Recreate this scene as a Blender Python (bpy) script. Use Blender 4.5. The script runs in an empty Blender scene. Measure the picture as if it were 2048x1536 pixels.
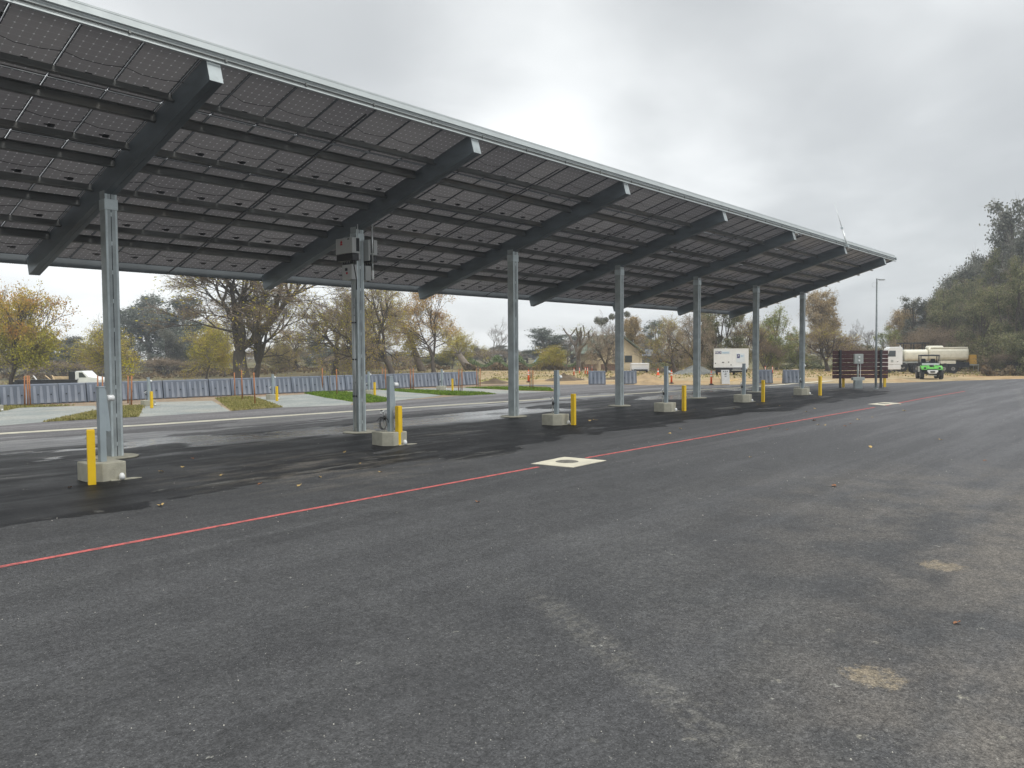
import bpy, math, random
from math import sin, cos, pi, sqrt
from mathutils import Vector, Matrix
SC = bpy.context.scene
COL = SC.collection
V = Vector
# ------------------------------------------------------------------ camera
YAW, PIT, ROL, FPX, CH = .7152, .0406, -.0066, 1562.4, 2.6
CF = V((cos(YAW)*cos(PIT), sin(YAW)*cos(PIT), -sin(PIT)))
_r = CF.cross(V((0, 0, 1))).normalized(); _u = _r.cross(CF)
CR = _r*cos(ROL)+_u*sin(ROL); CU = _u*cos(ROL)-_r*sin(ROL)
cd = bpy.data.cameras.new('camera'); cam = bpy.data.objects.new('camera', cd); COL.objects.link(cam)
M = Matrix((CR, CU, -CF)).transposed().to_4x4(); M.translation = V((0, 0, CH)); cam.matrix_world = M
cd.sensor_width = 36; cd.lens = 36*FPX/2048; cd.clip_end = 3000; cd.clip_start = .05
SC.camera = cam
SC.view_settings.view_transform = 'Standard'; SC.view_settings.look = 'None'
SC.view_settings.gamma = 1; SC.view_settings.exposure = 0.5
SC.render.resolution_x = 1024; SC.render.resolution_y = 768

# ------------------------------------------------------------------ node helper
class NT:
    def __init__(s, tree): s.t = tree; s.N = tree.nodes; s.L = tree.links
    def put(s, sock, val):
        if val is None: return
        if isinstance(val, bpy.types.NodeSocket): s.L.new(val, sock)
        elif isinstance(val, (tuple, list)) and sock.type == 'RGBA': sock.default_value = tuple(val[:3])+(1,)
        else: sock.default_value = val
    def node(s, ty, **props):
        n = s.N.new(ty)
        for k, v in props.items(): setattr(n, k, v)
        return n
    def m(s, op, a, b=None, c=None, clamp=False):
        n = s.node('ShaderNodeMath', operation=op); n.use_clamp = clamp
        s.put(n.inputs[0], a); s.put(n.inputs[1], b); s.put(n.inputs[2], c); return n.outputs[0]
    def vm(s, op, a, b=None, out=0):
        n = s.node('ShaderNodeVectorMath', operation=op); s.put(n.inputs[0], a)
        if op == 'SCALE': s.put(n.inputs[3], b)
        else: s.put(n.inputs[1], b)
        return n.outputs[out]
    def mix(s, f, a, b, mode='MIX'):
        n = s.node('ShaderNodeMix', data_type='RGBA', blend_type=mode)
        s.put(n.inputs[0], f); s.put(n.inputs[6], a); s.put(n.inputs[7], b); return n.outputs[2]
    def noise(s, vec, scale, detail=3, rough=.5, dist=0):
        n = s.node('ShaderNodeTexNoise'); s.put(n.inputs['Vector'], vec); n.inputs['Scale'].default_value = scale
        n.inputs['Detail'].default_value = detail; n.inputs['Roughness'].default_value = rough
        n.inputs['Distortion'].default_value = dist; return n.outputs[0]
    def vor(s, vec, scale, feature='F1', out=0, rnd=1, dim='3D'):
        n = s.node('ShaderNodeTexVoronoi', feature=feature, voronoi_dimensions=dim); s.put(n.inputs['Vector'], vec)
        n.inputs['Scale'].default_value = scale; n.inputs['Randomness'].default_value = rnd; return n.outputs[out]
    def ss(s, x, a, b, lo=0., hi=1.):
        n = s.node('ShaderNodeMapRange', interpolation_type='SMOOTHSTEP'); s.put(n.inputs[0], x)
        n.inputs[1].default_value = a; n.inputs[2].default_value = b; n.inputs[3].default_value = lo; n.inputs[4].default_value = hi
        return n.outputs[0]
    def sep(s, v): n = s.node('ShaderNodeSeparateXYZ'); s.put(n.inputs[0], v); return n.outputs
    def comb(s, x, y, z=0.):
        n = s.node('ShaderNodeCombineXYZ'); s.put(n.inputs[0], x); s.put(n.inputs[1], y); s.put(n.inputs[2], z); return n.outputs[0]
    def obj(s): return s.node('ShaderNodeTexCoord').outputs['Object']
    def gen(s): return s.node('ShaderNodeTexCoord').outputs['Generated']

# ------------------------------------------------------------------ world and sun
def pixdir(u, v): return (CF*FPX+CR*(u-1024)+CU*(768-v)).normalized()
SUN_EL, SUN_AZ = math.radians(52), math.radians(-75)     # azimuth from +X
W = bpy.data.worlds.new('World'); SC.world = W; W.use_nodes = True
w = NT(W.node_tree); w.N.clear()
out = w.node('ShaderNodeOutputWorld'); bg = w.node('ShaderNodeBackground')
sky = w.node('ShaderNodeTexSky', sky_type='NISHITA'); sky.sun_disc = False
sky.sun_elevation = SUN_EL; sky.sun_rotation = math.radians(90)-SUN_AZ
gd = w.vm('NORMALIZE', w.gen()); sx, sy, sz = w.sep(gd)
zz = w.m('ADD', w.m('MAXIMUM', sz, 0.), .22)
cp = w.comb(w.m('DIVIDE', sx, zz), w.m('DIVIDE', sy, zz), 0.)
n1 = w.noise(cp, 1.15, 5, .5, .5); n2 = w.noise(w.vm('ADD', cp, (7., 3., 1.)), .55, 3, .5)
val = w.m('ADD', w.m('MULTIPLY', w.ss(n1, .34, .68), .5), w.m('MULTIPLY', w.ss(n2, .35, .65), .5))
def spot(u, v, deg, amt):
    dd = pixdir(u, v); dt = w.vm('DOT_PRODUCT', gd, tuple(dd), out=1)
    return w.ss(dt, cos(math.radians(deg)), 1., 0., amt)
for a in ((1120, 90, 13, .5), (1600, 290, 12, .45), (1250, 330, 12, .3), (150, 620, 22, .8), (900, 640, 16, .5), (1700, 150, 14, .3),
          (1480, 110, 13, -.55), (1850, 480, 16, -.55), (700, 60, 16, -.1), (1300, 560, 12, .15)):
    val = w.m('ADD', val, spot(*a))
val = w.m('ADD', val, w.m('MULTIPLY', w.m('SUBTRACT', w.noise(cp, 3.1, 5, .55, .3), .5), .45))
val = w.ss(val, -.3, 1.55)
cc = w.mix(val, (.40, .413, .418), (.82, .835, .83))
top = w.ss(sz, .45, .95, 1., 2.6)
cc = w.vm('SCALE', cc, top)
below = w.ss(sz, -.08, -.01)
cc = w.mix(below, (.25, .24, .22), cc)
cc = w.vm('ADD', cc, w.vm('SCALE', sky.outputs[0], .008))
w.L.new(cc, bg.inputs[0]); bg.inputs[1].default_value = 1.0
w.L.new(bg.outputs[0], out.inputs[0])
sl = bpy.data.lights.new('sun', 'SUN'); sl.energy = .9; sl.angle = math.radians(14); sl.color = (1, .97, .92)
so = bpy.data.objects.new('sun', sl); COL.objects.link(so); so.location = (0, -10, 40)
sd = V((cos(SUN_EL)*cos(SUN_AZ), cos(SUN_EL)*sin(SUN_AZ), sin(SUN_EL)))
so.rotation_euler = sd.to_track_quat('Z', 'Y').to_euler()

# ------------------------------------------------------------------ terrain and placing
def sstep(a, b, x):
    t = min(1, max(0, (x-a)/(b-a))); return t*t*(3-2*t)
def terrain(x, y): return -1.15*sstep(48.5, 66, y)*(1-sstep(52, 78, x))
def G(u, v, z=None):
    d = CF*FPX+CR*(u-1024)+CU*(768-v); h = z or 0
    for i in range(30):
        t = (h-CH)/d.z; P = V((0, 0, CH))+d*t
        if z is not None: break
        h = .5*h+.5*terrain(P.x, P.y)
    return P
def PD(u, D, z=None):
    h = z or 0
    for i in range(6):
        v = 768-((h-CH)*FPX/D-CF.z*FPX-CR.z*(u-1024))/CU.z
        P = V((0, 0, CH))+(CF*FPX+CR*(u-1024)+CU*(768-v))*(D/FPX)
        if z is None: h = terrain(P.x, P.y)
    return P
def depth(P): return (V(P)-V((0, 0, CH))).dot(CF)
def ZV(P, v):
    D = depth(P); u = 1024+FPX*(V(P)-V((0, 0, CH))).dot(CR)/D
    return CH+D/FPX*(CF.z*FPX+CR.z*(u-1024)+CU.z*(768-v))
def face_cam(P): return math.atan2(-P[1], -P[0])      # +X local axis looks at the camera

# ------------------------------------------------------------------ materials
MATS = {}
def mk(name):
    m = bpy.data.materials.new(name); m.use_nodes = True; t = NT(m.node_tree)
    t.b = m.node_tree.nodes['Principled BSDF']; MATS[name] = m; return m, t
def mat(name, col, rough=.6, metal=0., var=.15, scale=3., bump=0., spec=.5, bscale=None, dirt=None, stretch=None, alpha=None):
    m, t = mk(name); o = t.obj()
    if stretch: o = t.vm('MULTIPLY', o, stretch)
    n = t.noise(o, scale, 4, .6); k = t.ss(n, .25, .75, 1-var, 1+var)
    c = t.vm('SCALE', tuple(col), k)
    if dirt:
        dm = t.ss(t.noise(o, scale*.4, 5, .65), .48, .7, 0., dirt[3]); c = t.mix(dm, c, dirt[:3])
    t.put(t.b.inputs['Base Color'], c)
    t.put(t.b.inputs['Roughness'], t.ss(t.noise(o, scale*2, 3), .2, .8, max(.03, rough-.1), min(1, rough+.1)))
    t.b.inputs['Metallic'].default_value = metal; t.b.inputs['Specular IOR Level'].default_value = spec
    if bump:
        bn = t.node('ShaderNodeBump'); bn.inputs['Strength'].default_value = bump; bn.inputs['Distance'].default_value = .02
        t.put(bn.inputs['Height'], t.noise(o, bscale or scale*6, 4)); t.L.new(bn.outputs[0], t.b.inputs['Normal'])
    if alpha is not None: t.b.inputs['Alpha'].default_value = alpha
    return m
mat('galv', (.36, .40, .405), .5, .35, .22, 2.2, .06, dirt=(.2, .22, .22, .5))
mat('beam_steel_shaded', (.145, .172, .188), .5, .35, .25, 1.2, .05, dirt=(.09, .1, .105, .6), stretch=(2, .5, 2))  # galvanised steel darkened: under-roof shade put into the beam colour
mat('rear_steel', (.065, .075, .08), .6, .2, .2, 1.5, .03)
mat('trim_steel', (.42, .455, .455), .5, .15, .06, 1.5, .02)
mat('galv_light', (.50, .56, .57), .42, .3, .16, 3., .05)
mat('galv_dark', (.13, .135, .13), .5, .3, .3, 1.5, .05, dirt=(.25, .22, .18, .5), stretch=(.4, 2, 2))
mat('steel_paint', (.29, .34, .365), .45, .0, .08, 2., .03)
mat('alu', (.62, .64, .63), .35, .5, .08, 4.)
mat('black_plastic', (.012, .012, .014), .45, 0, .2, 5)
mat('dark_steel', (.035, .04, .045), .45, .2, .2, 3)
mat('slot', (.02, .022, .024), .8, 0, .1, 4)
mat('white_paint', (.82, .83, .82), .35, 0, .04, 2., .02, dirt=(.6, .58, .52, .2))
mat('white_plastic', (.78, .79, .78), .3, 0, .04, 3)
mat('inverter', (.42, .43, .42), .4, 0, .05, 2)
mat('red_mark', (.42, .02, .03), .5, 0, .05, 3)
mat('yellow', (.80, .52, .008), .42, 0, .06, 2.5, .03, dirt=(.5, .33, .03, .3))
mat('concrete', (.39, .375, .30), .85, 0, .13, 5., .25, 40 and .5, 40, dirt=(.26, .25, .2, .6))
mat('concrete_line', (.60, .56, .44), .85, 0, .12, 2., .2, .3, 60, dirt=(.4, .38, .32, .6))
mat('iron', (.20, .19, .165), .6, .4, .3, 14, .3)
mat('barrier', (.125, .148, .188), .55, 0, .14, 1.6, .05, dirt=(.2, .2, .2, .4))
mat('barrier_pale', (.225, .25, .30), .55, 0, .14, 1.6, .05, dirt=(.26, .26, .25, .4))
mat('stake', (.36, .15, .06), .8, 0, .3, 6, .2, stretch=(4, 4, .6))
mat('bark_pale', (.24, .20, .16), .9, 0, .3, 5, .4)
mat('bark', (.085, .068, .052), .9, 0, .35, 4, .5, stretch=(3, 3, .8))
mat('bark_grey', (.17, .145, .12), .9, 0, .35, 4, .4, stretch=(3, 3, .8))
mat('twig_brown', (.25, .19, .14), .9, 0, .3, .6)
mat('twig_grey', (.25, .22, .195), .9, 0, .3, .6)
mat('twig_tan', (.33, .26, .185), .9, 0, .3, .6)
mat('orange_plastic', (.85, .12, .02), .4, 0, .08, 4)
mat('reflective', (.75, .75, .74), .3, 0, .05, 4)
mat('maroon', (.06, .014, .015), .55, 0, .25, 2, .1, stretch=(1, 1, 8))
mat('grey_box', (.42, .45, .43), .45, 0, .06, 3)
mat('rubber', (.022, .022, .022), .75, 0, .3, 8, .3)
mat('rim', (.30, .29, .27), .45, .4, .2, 6)
mat('cream', (.74, .71, .58), .28, 0, .05, 1.2, dirt=(.55, .5, .4, .3))
mat('glass', (.05, .06, .065), .06, 0, .05, 1, spec=.8)
mat('clear_glass', (.5, .55, .55), .05, 0, .05, 1, spec=.8, alpha=.35)
mat('lime', (.10, .42, .05), .25, 0, .06, 2)
mat('lumber', (.62, .47, .28), .8, 0, .18, 3, .1)
mat('truck_black', (.012, .013, .016), .35, 0, .2, 2)
mat('ochre_paint', (.62, .36, .05), .5, 0, .1, 2)
mat('brick', (.20, .13, .10), .85, 0, .35, 6, .3)
mat('stucco', (.60, .50, .34), .85, 0, .06, 2)
mat('roof_green', (.14, .17, .13), .8, 0, .25, 2, .2, stretch=(1, 1, 6))
mat('roof_grey', (.12, .14, .17), .7, 0, .2, 1)
mat('tent_blue', (.22, .33, .42), .6, 0, .2, 1)
mat('navy', (.03, .03, .16), .4, 0, .05, 3)
mat('sky_blue', (.28, .5, .68), .4, 0, .05, 3)
mat('decal', (.70, .76, .80), .35, 0, .02, 3)
mat('hose', (.01, .01, .01), .5, 0, .1, 5)
mat('extension_yellow', (.8, .6, .25), .5, 0, .1, 5)
mat('soil_tan', (.36, .26, .15), .95, 0, .25, 1.2, .6, .2, 5, dirt=(.24, .17, .1, .7))
mat('soil_dark', (.115, .085, .055), .95, 0, .3, 1.5, .8, .2, 5, dirt=(.2, .15, .1, .6))
mat('gravel_grey', (.20, .205, .19), .95, 0, .2, 4., .5, .2, 30)
mat('red_line', (.50, .12, .11), .85, 0, .25, 14, .2, .3, 90, dirt=(.09, .06, .06, .75))
mat('mistletoe', (.07, .085, .035), .8, 0, .3, 3)
mat('wood_rail', (.12, .1, .08), .8, 0, .3, 3)
mat('pebble', (.45, .43, .38), .8, 0, .4, 30)
mat('leaf_litter_tan', (.5, .35, .13), .8, 0, .3, 20)
mat('leaf_litter_brown', (.28, .12, .05), .8, 0, .3, 20)

def leafmat(name, cols, scale=.35, trans=.3, low=None):
    m, t = mk(name); o = t.obj()
    isl = t.node('ShaderNodeNewGeometry').outputs['Random Per Island']
    n = t.ss(t.noise(o, scale, 3, .6), .35, .65)
    f = t.m('ADD', t.m('MULTIPLY', n, .65), t.m('MULTIPLY', isl, .35))
    c = t.mix(t.ss(f, .1, .55), cols[0], cols[1]); c = t.mix(t.ss(f, .5, .95), c, cols[2])
    if low: c = t.mix(t.ss(t.m('ADD', t.sep(o)[2], t.m('MULTIPLY', n, 2.5)), 5., 8., 1., 0.), c, t.mix(isl, low, cols[0]))
    c = t.vm('SCALE', c, t.m('ADD', .65, t.m('MULTIPLY', isl, .7)))
    t.put(t.b.inputs['Base Color'], c); t.b.inputs['Roughness'].default_value = .75; t.b.inputs['Specular IOR Level'].default_value = .25
    tr = t.node('ShaderNodeBsdfTranslucent'); t.put(tr.inputs[0], c)
    mx = t.node('ShaderNodeMixShader'); mx.inputs[0].default_value = trans
    t.L.new(t.b.outputs[0], mx.inputs[1]); t.L.new(tr.outputs[0], mx.inputs[2])
    t.L.new(mx.outputs[0], t.N['Material Output'].inputs[0]); return m
leafmat('leaf_orange', ((.44, .40, .05), (.50, .38, .06), (.46, .24, .08)), low=(.36, .36, .05))
leafmat('leaf_russet', ((.50, .42, .08), (.52, .34, .09), (.46, .26, .12)), low=(.42, .40, .06))
leafmat('leaf_yellow', ((.32, .30, .04), (.52, .45, .05), (.44, .33, .06)))
leafmat('leaf_euc', ((.11, .13, .095), (.165, .185, .145), (.22, .235, .19)))
leafmat('leaf_oak', ((.11, .115, .085), (.19, .195, .15), (.28, .28, .23)))
leafmat('leaf_olive', ((.105, .115, .05), (.19, .195, .095), (.28, .275, .14)))
leafmat('leaf_willow', ((.17, .20, .05), (.28, .31, .09), (.36, .37, .13)))
leafmat('leaf_brown', ((.12, .088, .05), (.18, .13, .075), (.22, .17, .10)))
leafmat('leaf_poplar', ((.36, .27, .10), (.44, .33, .18), (.50, .41, .28)))
leafmat('grass_green', ((.10, .17, .02), (.15, .24, .03), (.22, .28, .05)), 2., .3)
leafmat('grass_dry', ((.20, .19, .06), (.30, .28, .10), (.36, .31, .14)), 1., .3)
leafmat('brush_green', ((.10, .14, .05), (.17, .22, .09), (.22, .24, .12)), .8, .3)

hm = bpy.data.materials.new('haze'); hm.use_nodes = True; MATS['haze'] = hm; hm.node_tree.nodes.clear()
ho = hm.node_tree.nodes.new('ShaderNodeOutputMaterial'); hv = hm.node_tree.nodes.new('ShaderNodeVolumePrincipled')
hv.inputs['Color'].default_value = (.86, .92, 1, 1); hv.inputs['Density'].default_value = .0009; hv.inputs['Anisotropy'].default_value = .2
hm.node_tree.links.new(hv.outputs[0], ho.inputs['Volume'])
# asphalt
m, t = mk('asphalt'); o = t.obj(); x, y, z = t.sep(o)
wob = t.m('MULTIPLY', t.m('SUBTRACT', t.noise(o, .25, 3), .5), 5.)
yw = t.m('ADD', y, t.m('MULTIPLY', wob, .6))
agg = t.vor(o, 85., out=1); ag = t.sep(agg)[0]
fine = t.noise(o, 55., 4, .7)
mid = t.noise(o, 1.1, 6, .6); big = t.noise(o, .16, 4, .55)
st = t.noise(t.comb(t.m('MULTIPLY', x, .07), t.m('MULTIPLY', y, .9)), 1., 5, .55)
st2 = t.noise(t.comb(t.m('MULTIPLY', x, .25), t.m('MULTIPLY', y, 3.)), 1., 4, .6)
c = t.mix(t.ss(mid, .3, .7), (.045, .045, .0465), (.066, .066, .0665))
c = t.mix(t.ss(st, .42, .66, 0., .4), c, (.088, .088, .090))
c = t.mix(t.ss(big, .5, .7, 0., .35), c, (.040, .041, .044))
# sky reflection painted in to the far right, then older pavement beyond the columns
far_sheen = t.m('MULTIPLY', t.ss(x, 9., 40., 0., .75), t.ss(yw, 9., 14., 1., .35))  # grey sheen of the sky at grazing view, put into the colour
c = t.mix(far_sheen, c, t.mix(t.ss(st, .35, .65), (.105, .104, .110), (.155, .152, .158)))
old = t.ss(yw, 22.5, 26.5)
c = t.mix(old, c, t.mix(t.ss(st, .4, .62), (.125, .118, .118), (.175, .165, .165)))
# wet dark zone under the roof's high edge
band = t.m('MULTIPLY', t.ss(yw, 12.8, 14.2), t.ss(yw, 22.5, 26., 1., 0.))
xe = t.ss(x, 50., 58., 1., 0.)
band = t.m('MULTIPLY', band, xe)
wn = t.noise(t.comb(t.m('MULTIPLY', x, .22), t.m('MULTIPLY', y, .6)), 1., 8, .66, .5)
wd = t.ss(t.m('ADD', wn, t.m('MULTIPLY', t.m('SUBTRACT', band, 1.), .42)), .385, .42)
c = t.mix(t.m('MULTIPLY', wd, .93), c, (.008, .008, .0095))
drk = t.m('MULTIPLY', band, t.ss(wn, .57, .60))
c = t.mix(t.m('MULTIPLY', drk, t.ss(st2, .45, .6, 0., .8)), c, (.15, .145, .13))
wfilm = t.m('MULTIPLY', t.m('MULTIPLY', t.ss(yw, 19.5, 22.), t.ss(yw, 27.5, 30., 1., 0.)), t.ss(t.noise(t.comb(t.m('MULTIPLY', x, .13), t.m('MULTIPLY', y, .34), 4.), 1., 5, .55, .5), .475, .51))
# tan silt by the near pillar
def blob(px, py, r, lo=1.):
    dx = t.m('SUBTRACT', x, px); dy = t.m('SUBTRACT', y, py)
    return t.ss(t.m('SQRT', t.m('ADD', t.m('MULTIPLY', dx, dx), t.m('MULTIPLY', dy, dy))), r*.15, r, lo, 0.)
silt = t.m('MULTIPLY', blob(10.2, 15., 4.2), t.ss(t.noise(t.comb(t.m('MULTIPLY', x, .8), t.m('MULTIPLY', y, 2.5)), 1., 6, .65), .46, .62))
c = t.mix(t.m('MULTIPLY', silt, .55), c, (.19, .165, .13))
# traffic dust: seam, tyre track, sand
def linemask(x0, y0, x1, y1, wd_, soft):
    dx, dy = x1-x0, y1-y0; L = sqrt(dx*dx+dy*dy); nx, ny = -dy/L, dx/L
    dd = t.m('ABSOLUTE', t.m('SUBTRACT', t.m('ADD', t.m('MULTIPLY', x, nx), t.m('MULTIPLY', y, ny)), x0*nx+y0*ny))
    al = t.m('ADD', t.m('MULTIPLY', x, dx/L), t.m('MULTIPLY', y, dy/L)); a0 = x0*dx/L+y0*dy/L
    lim = t.m('MULTIPLY', t.ss(al, a0-.6, a0+.6), t.ss(al, a0+L-.6, a0+L+.6, 1., 0.))
    return t.m('MULTIPLY', t.ss(dd, wd_, wd_+soft, 1., 0.), lim)
dn = t.ss(t.noise(o, 9., 5, .7), .35, .7)
c = t.mix(t.m('MULTIPLY', t.m('MULTIPLY', linemask(-10, 8.6, 30, 12.2, .02, .16), dn), .22), c, (.2, .2, .2))
c = t.mix(t.m('MULTIPLY', t.m('MULTIPLY', linemask(6.4, 5.2, 4.0, .9, .03, .25), dn), .50), c, (.20, .19, .165))
c = t.mix(t.m('MULTIPLY', t.m('MULTIPLY', linemask(9.5, 6.5, 3.2, -1, .4, .9), dn), .18), c, (.2, .195, .18))
c = t.mix(t.m('MULTIPLY', t.m('MULTIPLY', linemask(22, 2.5, 60, 8.5, .05, .2), dn), .35), c, (.24, .23, .21))
sand = t.m('MAXIMUM', blob(6.5, 1.86, .45), blob(10.4, 2.2, .5))
sandn = t.ss(t.m('ADD', t.m('MULTIPLY', t.noise(o, 7., 8, .82), 2.4), t.m('MULTIPLY', sand, .75)), 1.62, 1.95)
c = t.mix(t.m('MULTIPLY', t.m('MULTIPLY', t.ss(sand, .0, .5), sandn), .62), c, (.34, .27, .17))
dust = t.m('ADD', t.m('ADD', blob(9.5, -1.5, 7., .45), blob(6., .8, 2.4, .35)), blob(15, .5, 8., .5))
c = t.mix(t.m('MULTIPLY', dust, t.ss(t.noise(o, .9, 6, .62), .34, .66)), c, (.20, .175, .145))
# pale spatters
_sn = t.node('ShaderNodeTexNoise'); _sn.inputs['Scale'].default_value = 11.; t.L.new(o, _sn.inputs['Vector']); spn = _sn.outputs[1]
def spat(sc, r0, r1, dens):
    vn = t.vm('ADD', o, t.vm('SCALE', spn, .22))
    vd = t.vor(vn, sc, dim='2D'); rn = t.sep(t.vor(vn, sc, out=1, dim='2D'))[0]
    return t.m('MULTIPLY', t.ss(vd, r0, r1, 1., 0.), t.m('GREATER_THAN', rn, dens))
nn_ = t.noise(o, 25., 3, .7)
sp1 = t.m('MULTIPLY', spat(1.9, .015, .05, .84), t.ss(nn_, .40, .50))
sp2 = spat(5., .02, .05, .84)
sp3 = t.m('MULTIPLY', t.m('MULTIPLY', spat(1.6, .02, .085, .6), t.ss(nn_, .42, .50)), blob(6., -.2, 4.5))
c = t.mix(t.m('MULTIPLY', sp3, .8), c, (.34, .32, .26))
c = t.mix(t.m('MULTIPLY', sp1, .7), c, (.30, .295, .26)); c = t.mix(t.m('MULTIPLY', sp2, .45), c, (.30, .29, .26))
# aggregate
k = t.m('ADD', .62, t.m('MULTIPLY', ag, .55)); k = t.m('MULTIPLY', k, t.m('ADD', .45, t.m('MULTIPLY', fine, 1.1)))
g1 = t.noise(o, 19., 5, .75); g2 = t.noise(o, 5., 5, .7)
worm = t.ss(t.m('ABSOLUTE', t.m('SUBTRACT', t.noise(o, 13., 3, .6, 1.2), .5)), .0, .045, .56, 1.)
worm2 = t.ss(t.m('ABSOLUTE', t.m('SUBTRACT', t.noise(t.vm('ADD', o, (9., 4., 2.)), 24., 2, .6, .8), .5)), .0, .05, .68, 1.)
k = t.m('MULTIPLY', t.m('MULTIPLY', k, worm), worm2)
k = t.m('MULTIPLY', k, t.ss(g1, .32, .66, .72, 1.38)); k = t.m('MULTIPLY', k, t.ss(g2, .3, .7, .86, 1.16))
c = t.vm('SCALE', c, k)
chip = t.m('MULTIPLY', t.m('GREATER_THAN', ag, .95), t.ss(t.vor(o, 85.), .2, .35, 1., 0.))
c = t.mix(t.m('MULTIPLY', chip, .6), c, (.34, .33, .30))
t.put(t.b.inputs['Base Color'], c)
rg = t.m('ADD', .62, t.m('MULTIPLY', mid, .3)); rg = t.m('SUBTRACT', rg, t.ss(st, .45, .62, 0., .1))
rg = t.m('SUBTRACT', rg, t.m('MULTIPLY', wd, .2)); rg = t.m('SUBTRACT', rg, t.m('MULTIPLY', wfilm, .36))
t.put(t.b.inputs['Roughness'], t.m('MAXIMUM', rg, .16)); t.put(t.b.inputs['Specular IOR Level'], t.m('SUBTRACT', .40, t.m('MULTIPLY', t.m('MULTIPLY', wd, t.m('SUBTRACT', 1., wfilm)), .28)))
bn = t.node('ShaderNodeBump'); bn.inputs['Distance'].default_value = .006
t.put(bn.inputs['Strength'], t.m('SUBTRACT', .5, t.m('MULTIPLY', wfilm, .4)))
t.put(bn.inputs['Height'], t.m('ADD', t.vor(o, 85.), t.m('MULTIPLY', fine, .8))); t.L.new(bn.outputs[0], t.b.inputs['Normal'])

# gravel pads
m, t = mk('gravel_pad'); o = t.obj()
c = t.mix(t.ss(t.noise(o, .5, 5, .6), .3, .7), (.20, .22, .21), (.285, .29, .265))
c = t.mix(t.ss(t.noise(o, .18, 3), .5, .7, 0., .4), c, (.33, .30, .24))
c = t.vm('SCALE', c, t.m('ADD', .7, t.m('MULTIPLY', t.sep(t.vor(o, 25., out=1))[0], .6)))
t.put(t.b.inputs['Base Color'], c); t.b.inputs['Roughness'].default_value = .95
# ground
m, t = mk('ground'); o = t.obj(); x, y, z = t.sep(o)
wob = t.m('MULTIPLY', t.m('SUBTRACT', t.noise(o, .08, 4), .5), 22.)
na = t.noise(o, .35, 6, .65); nb = t.noise(o, .06, 4, .5)
dirtc = t.mix(t.ss(na, .35, .65), (.22, .17, .12), (.32, .25, .175))
tanc = t.mix(t.ss(na, .35, .65), (.30, .225, .125), (.44, .35, .215))
ora = t.m('MULTIPLY', blob if False else t.ss(nb, .45, .6), .5); tanc = t.mix(ora, tanc, (.42, .25, .12))
stg = t.ss(t.noise(t.comb(t.m('MULTIPLY', x, .5), t.m('MULTIPLY', y, .5)), 1., 6, .7), .5, .64, 0., .6)
tanc = t.mix(stg, tanc, (.17, .14, .085))
mulch = t.mix(t.ss(na, .35, .65), (.13, .092, .06), (.20, .15, .10))
grs = t.mix(t.ss(na, .35, .65), (.20, .20, .05), (.30, .27, .09))
f = t.ss(t.m('ADD', x, wob), 46., 52.)
c = t.mix(f, dirtc, tanc)
gy = t.m('MULTIPLY', t.ss(y, 47.5, 49.5), t.ss(t.m('ADD', x, t.m('MULTIPLY', wob, .3)), 58., 66., 1., 0.))
c = t.mix(gy, c, grs)
yw = t.m('ADD', t.m('ADD', y, wob), t.m('MULTIPLY', x, -.15))
c = t.mix(t.m('MULTIPLY', t.ss(yw, 76., 84.), t.ss(x, 85., 70.)), c, mulch)
dd = t.m('ADD', t.m('MULTIPLY', x, .755), t.m('MULTIPLY', y, .656))
c = t.mix(t.ss(t.m('ADD', dd, wob), 102., 125.), c, t.mix(t.ss(na, .4, .6), (.12, .115, .06), (.2, .17, .09)))
t.put(t.b.inputs['Base Color'], c); t.b.inputs['Roughness'].default_value = 1.; t.b.inputs['Specular IOR Level'].default_value = .15
bn = t.node('ShaderNodeBump'); bn.inputs['Strength'].default_value = .6; bn.inputs['Distance'].default_value = .15
t.put(bn.inputs['Height'], t.noise(o, 1.5, 6, .7)); t.L.new(bn.outputs[0], t.b.inputs['Normal'])
# solar module underside
m, t = mk('module'); uv = t.node('ShaderNodeUVMap').outputs[0]; ux, uy, uz = t.sep(uv)
def cellfrac(a): return t.m('ABSOLUTE', t.m('SUBTRACT', t.m('FRACT', t.m('ADD', t.m('DIVIDE', a, .18), .5)), .5))
fx, fy = cellfrac(ux), cellfrac(uy)
dot = t.ss(t.m('ADD', fx, fy), .09, .14, 1., 0.)
lin = t.ss(t.m('MINIMUM', fx, fy), .008, .02, 1., 0.)
rnd = t.node('ShaderNodeObjectInfo').outputs['Random']
c = t.mix(rnd, (.125, .118, .12), (.17, .16, .158))
c = t.mix(t.m('MULTIPLY', lin, .30), c, (.36, .36, .36)); c = t.mix(t.m('MULTIPLY', dot, .65), c, (.55, .55, .55))
t.put(t.b.inputs['Base Color'], c); t.b.inputs['Roughness'].default_value = .33; t.b.inputs['Specular IOR Level'].default_value = .3

# cells made translucent to brighten the underside; real cells block daylight
tr = t.node('ShaderNodeBsdfTranslucent'); t.put(tr.inputs[0], t.vm('SCALE', c, 1.9)); mx = t.node('ShaderNodeMixShader'); mx.inputs[0].default_value = .5
t.L.new(t.b.outputs[0], mx.inputs[1]); t.L.new(tr.outputs[0], mx.inputs[2]); t.L.new(mx.outputs[0], t.N['Material Output'].inputs[0])
m, t = mk('module_glass'); t.put(t.b.inputs['Base Color'], (.02, .025, .04)); t.b.inputs['Roughness'].default_value = .1
tp = t.node('ShaderNodeBsdfTransparent'); mx = t.node('ShaderNodeMixShader'); mx.inputs[0].default_value = .30  # see-through share added to feed light to the brightened underside
t.L.new(t.b.outputs[0], mx.inputs[1]); t.L.new(tp.outputs[0], mx.inputs[2]); t.L.new(mx.outputs[0], t.N['Material Output'].inputs[0])

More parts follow.
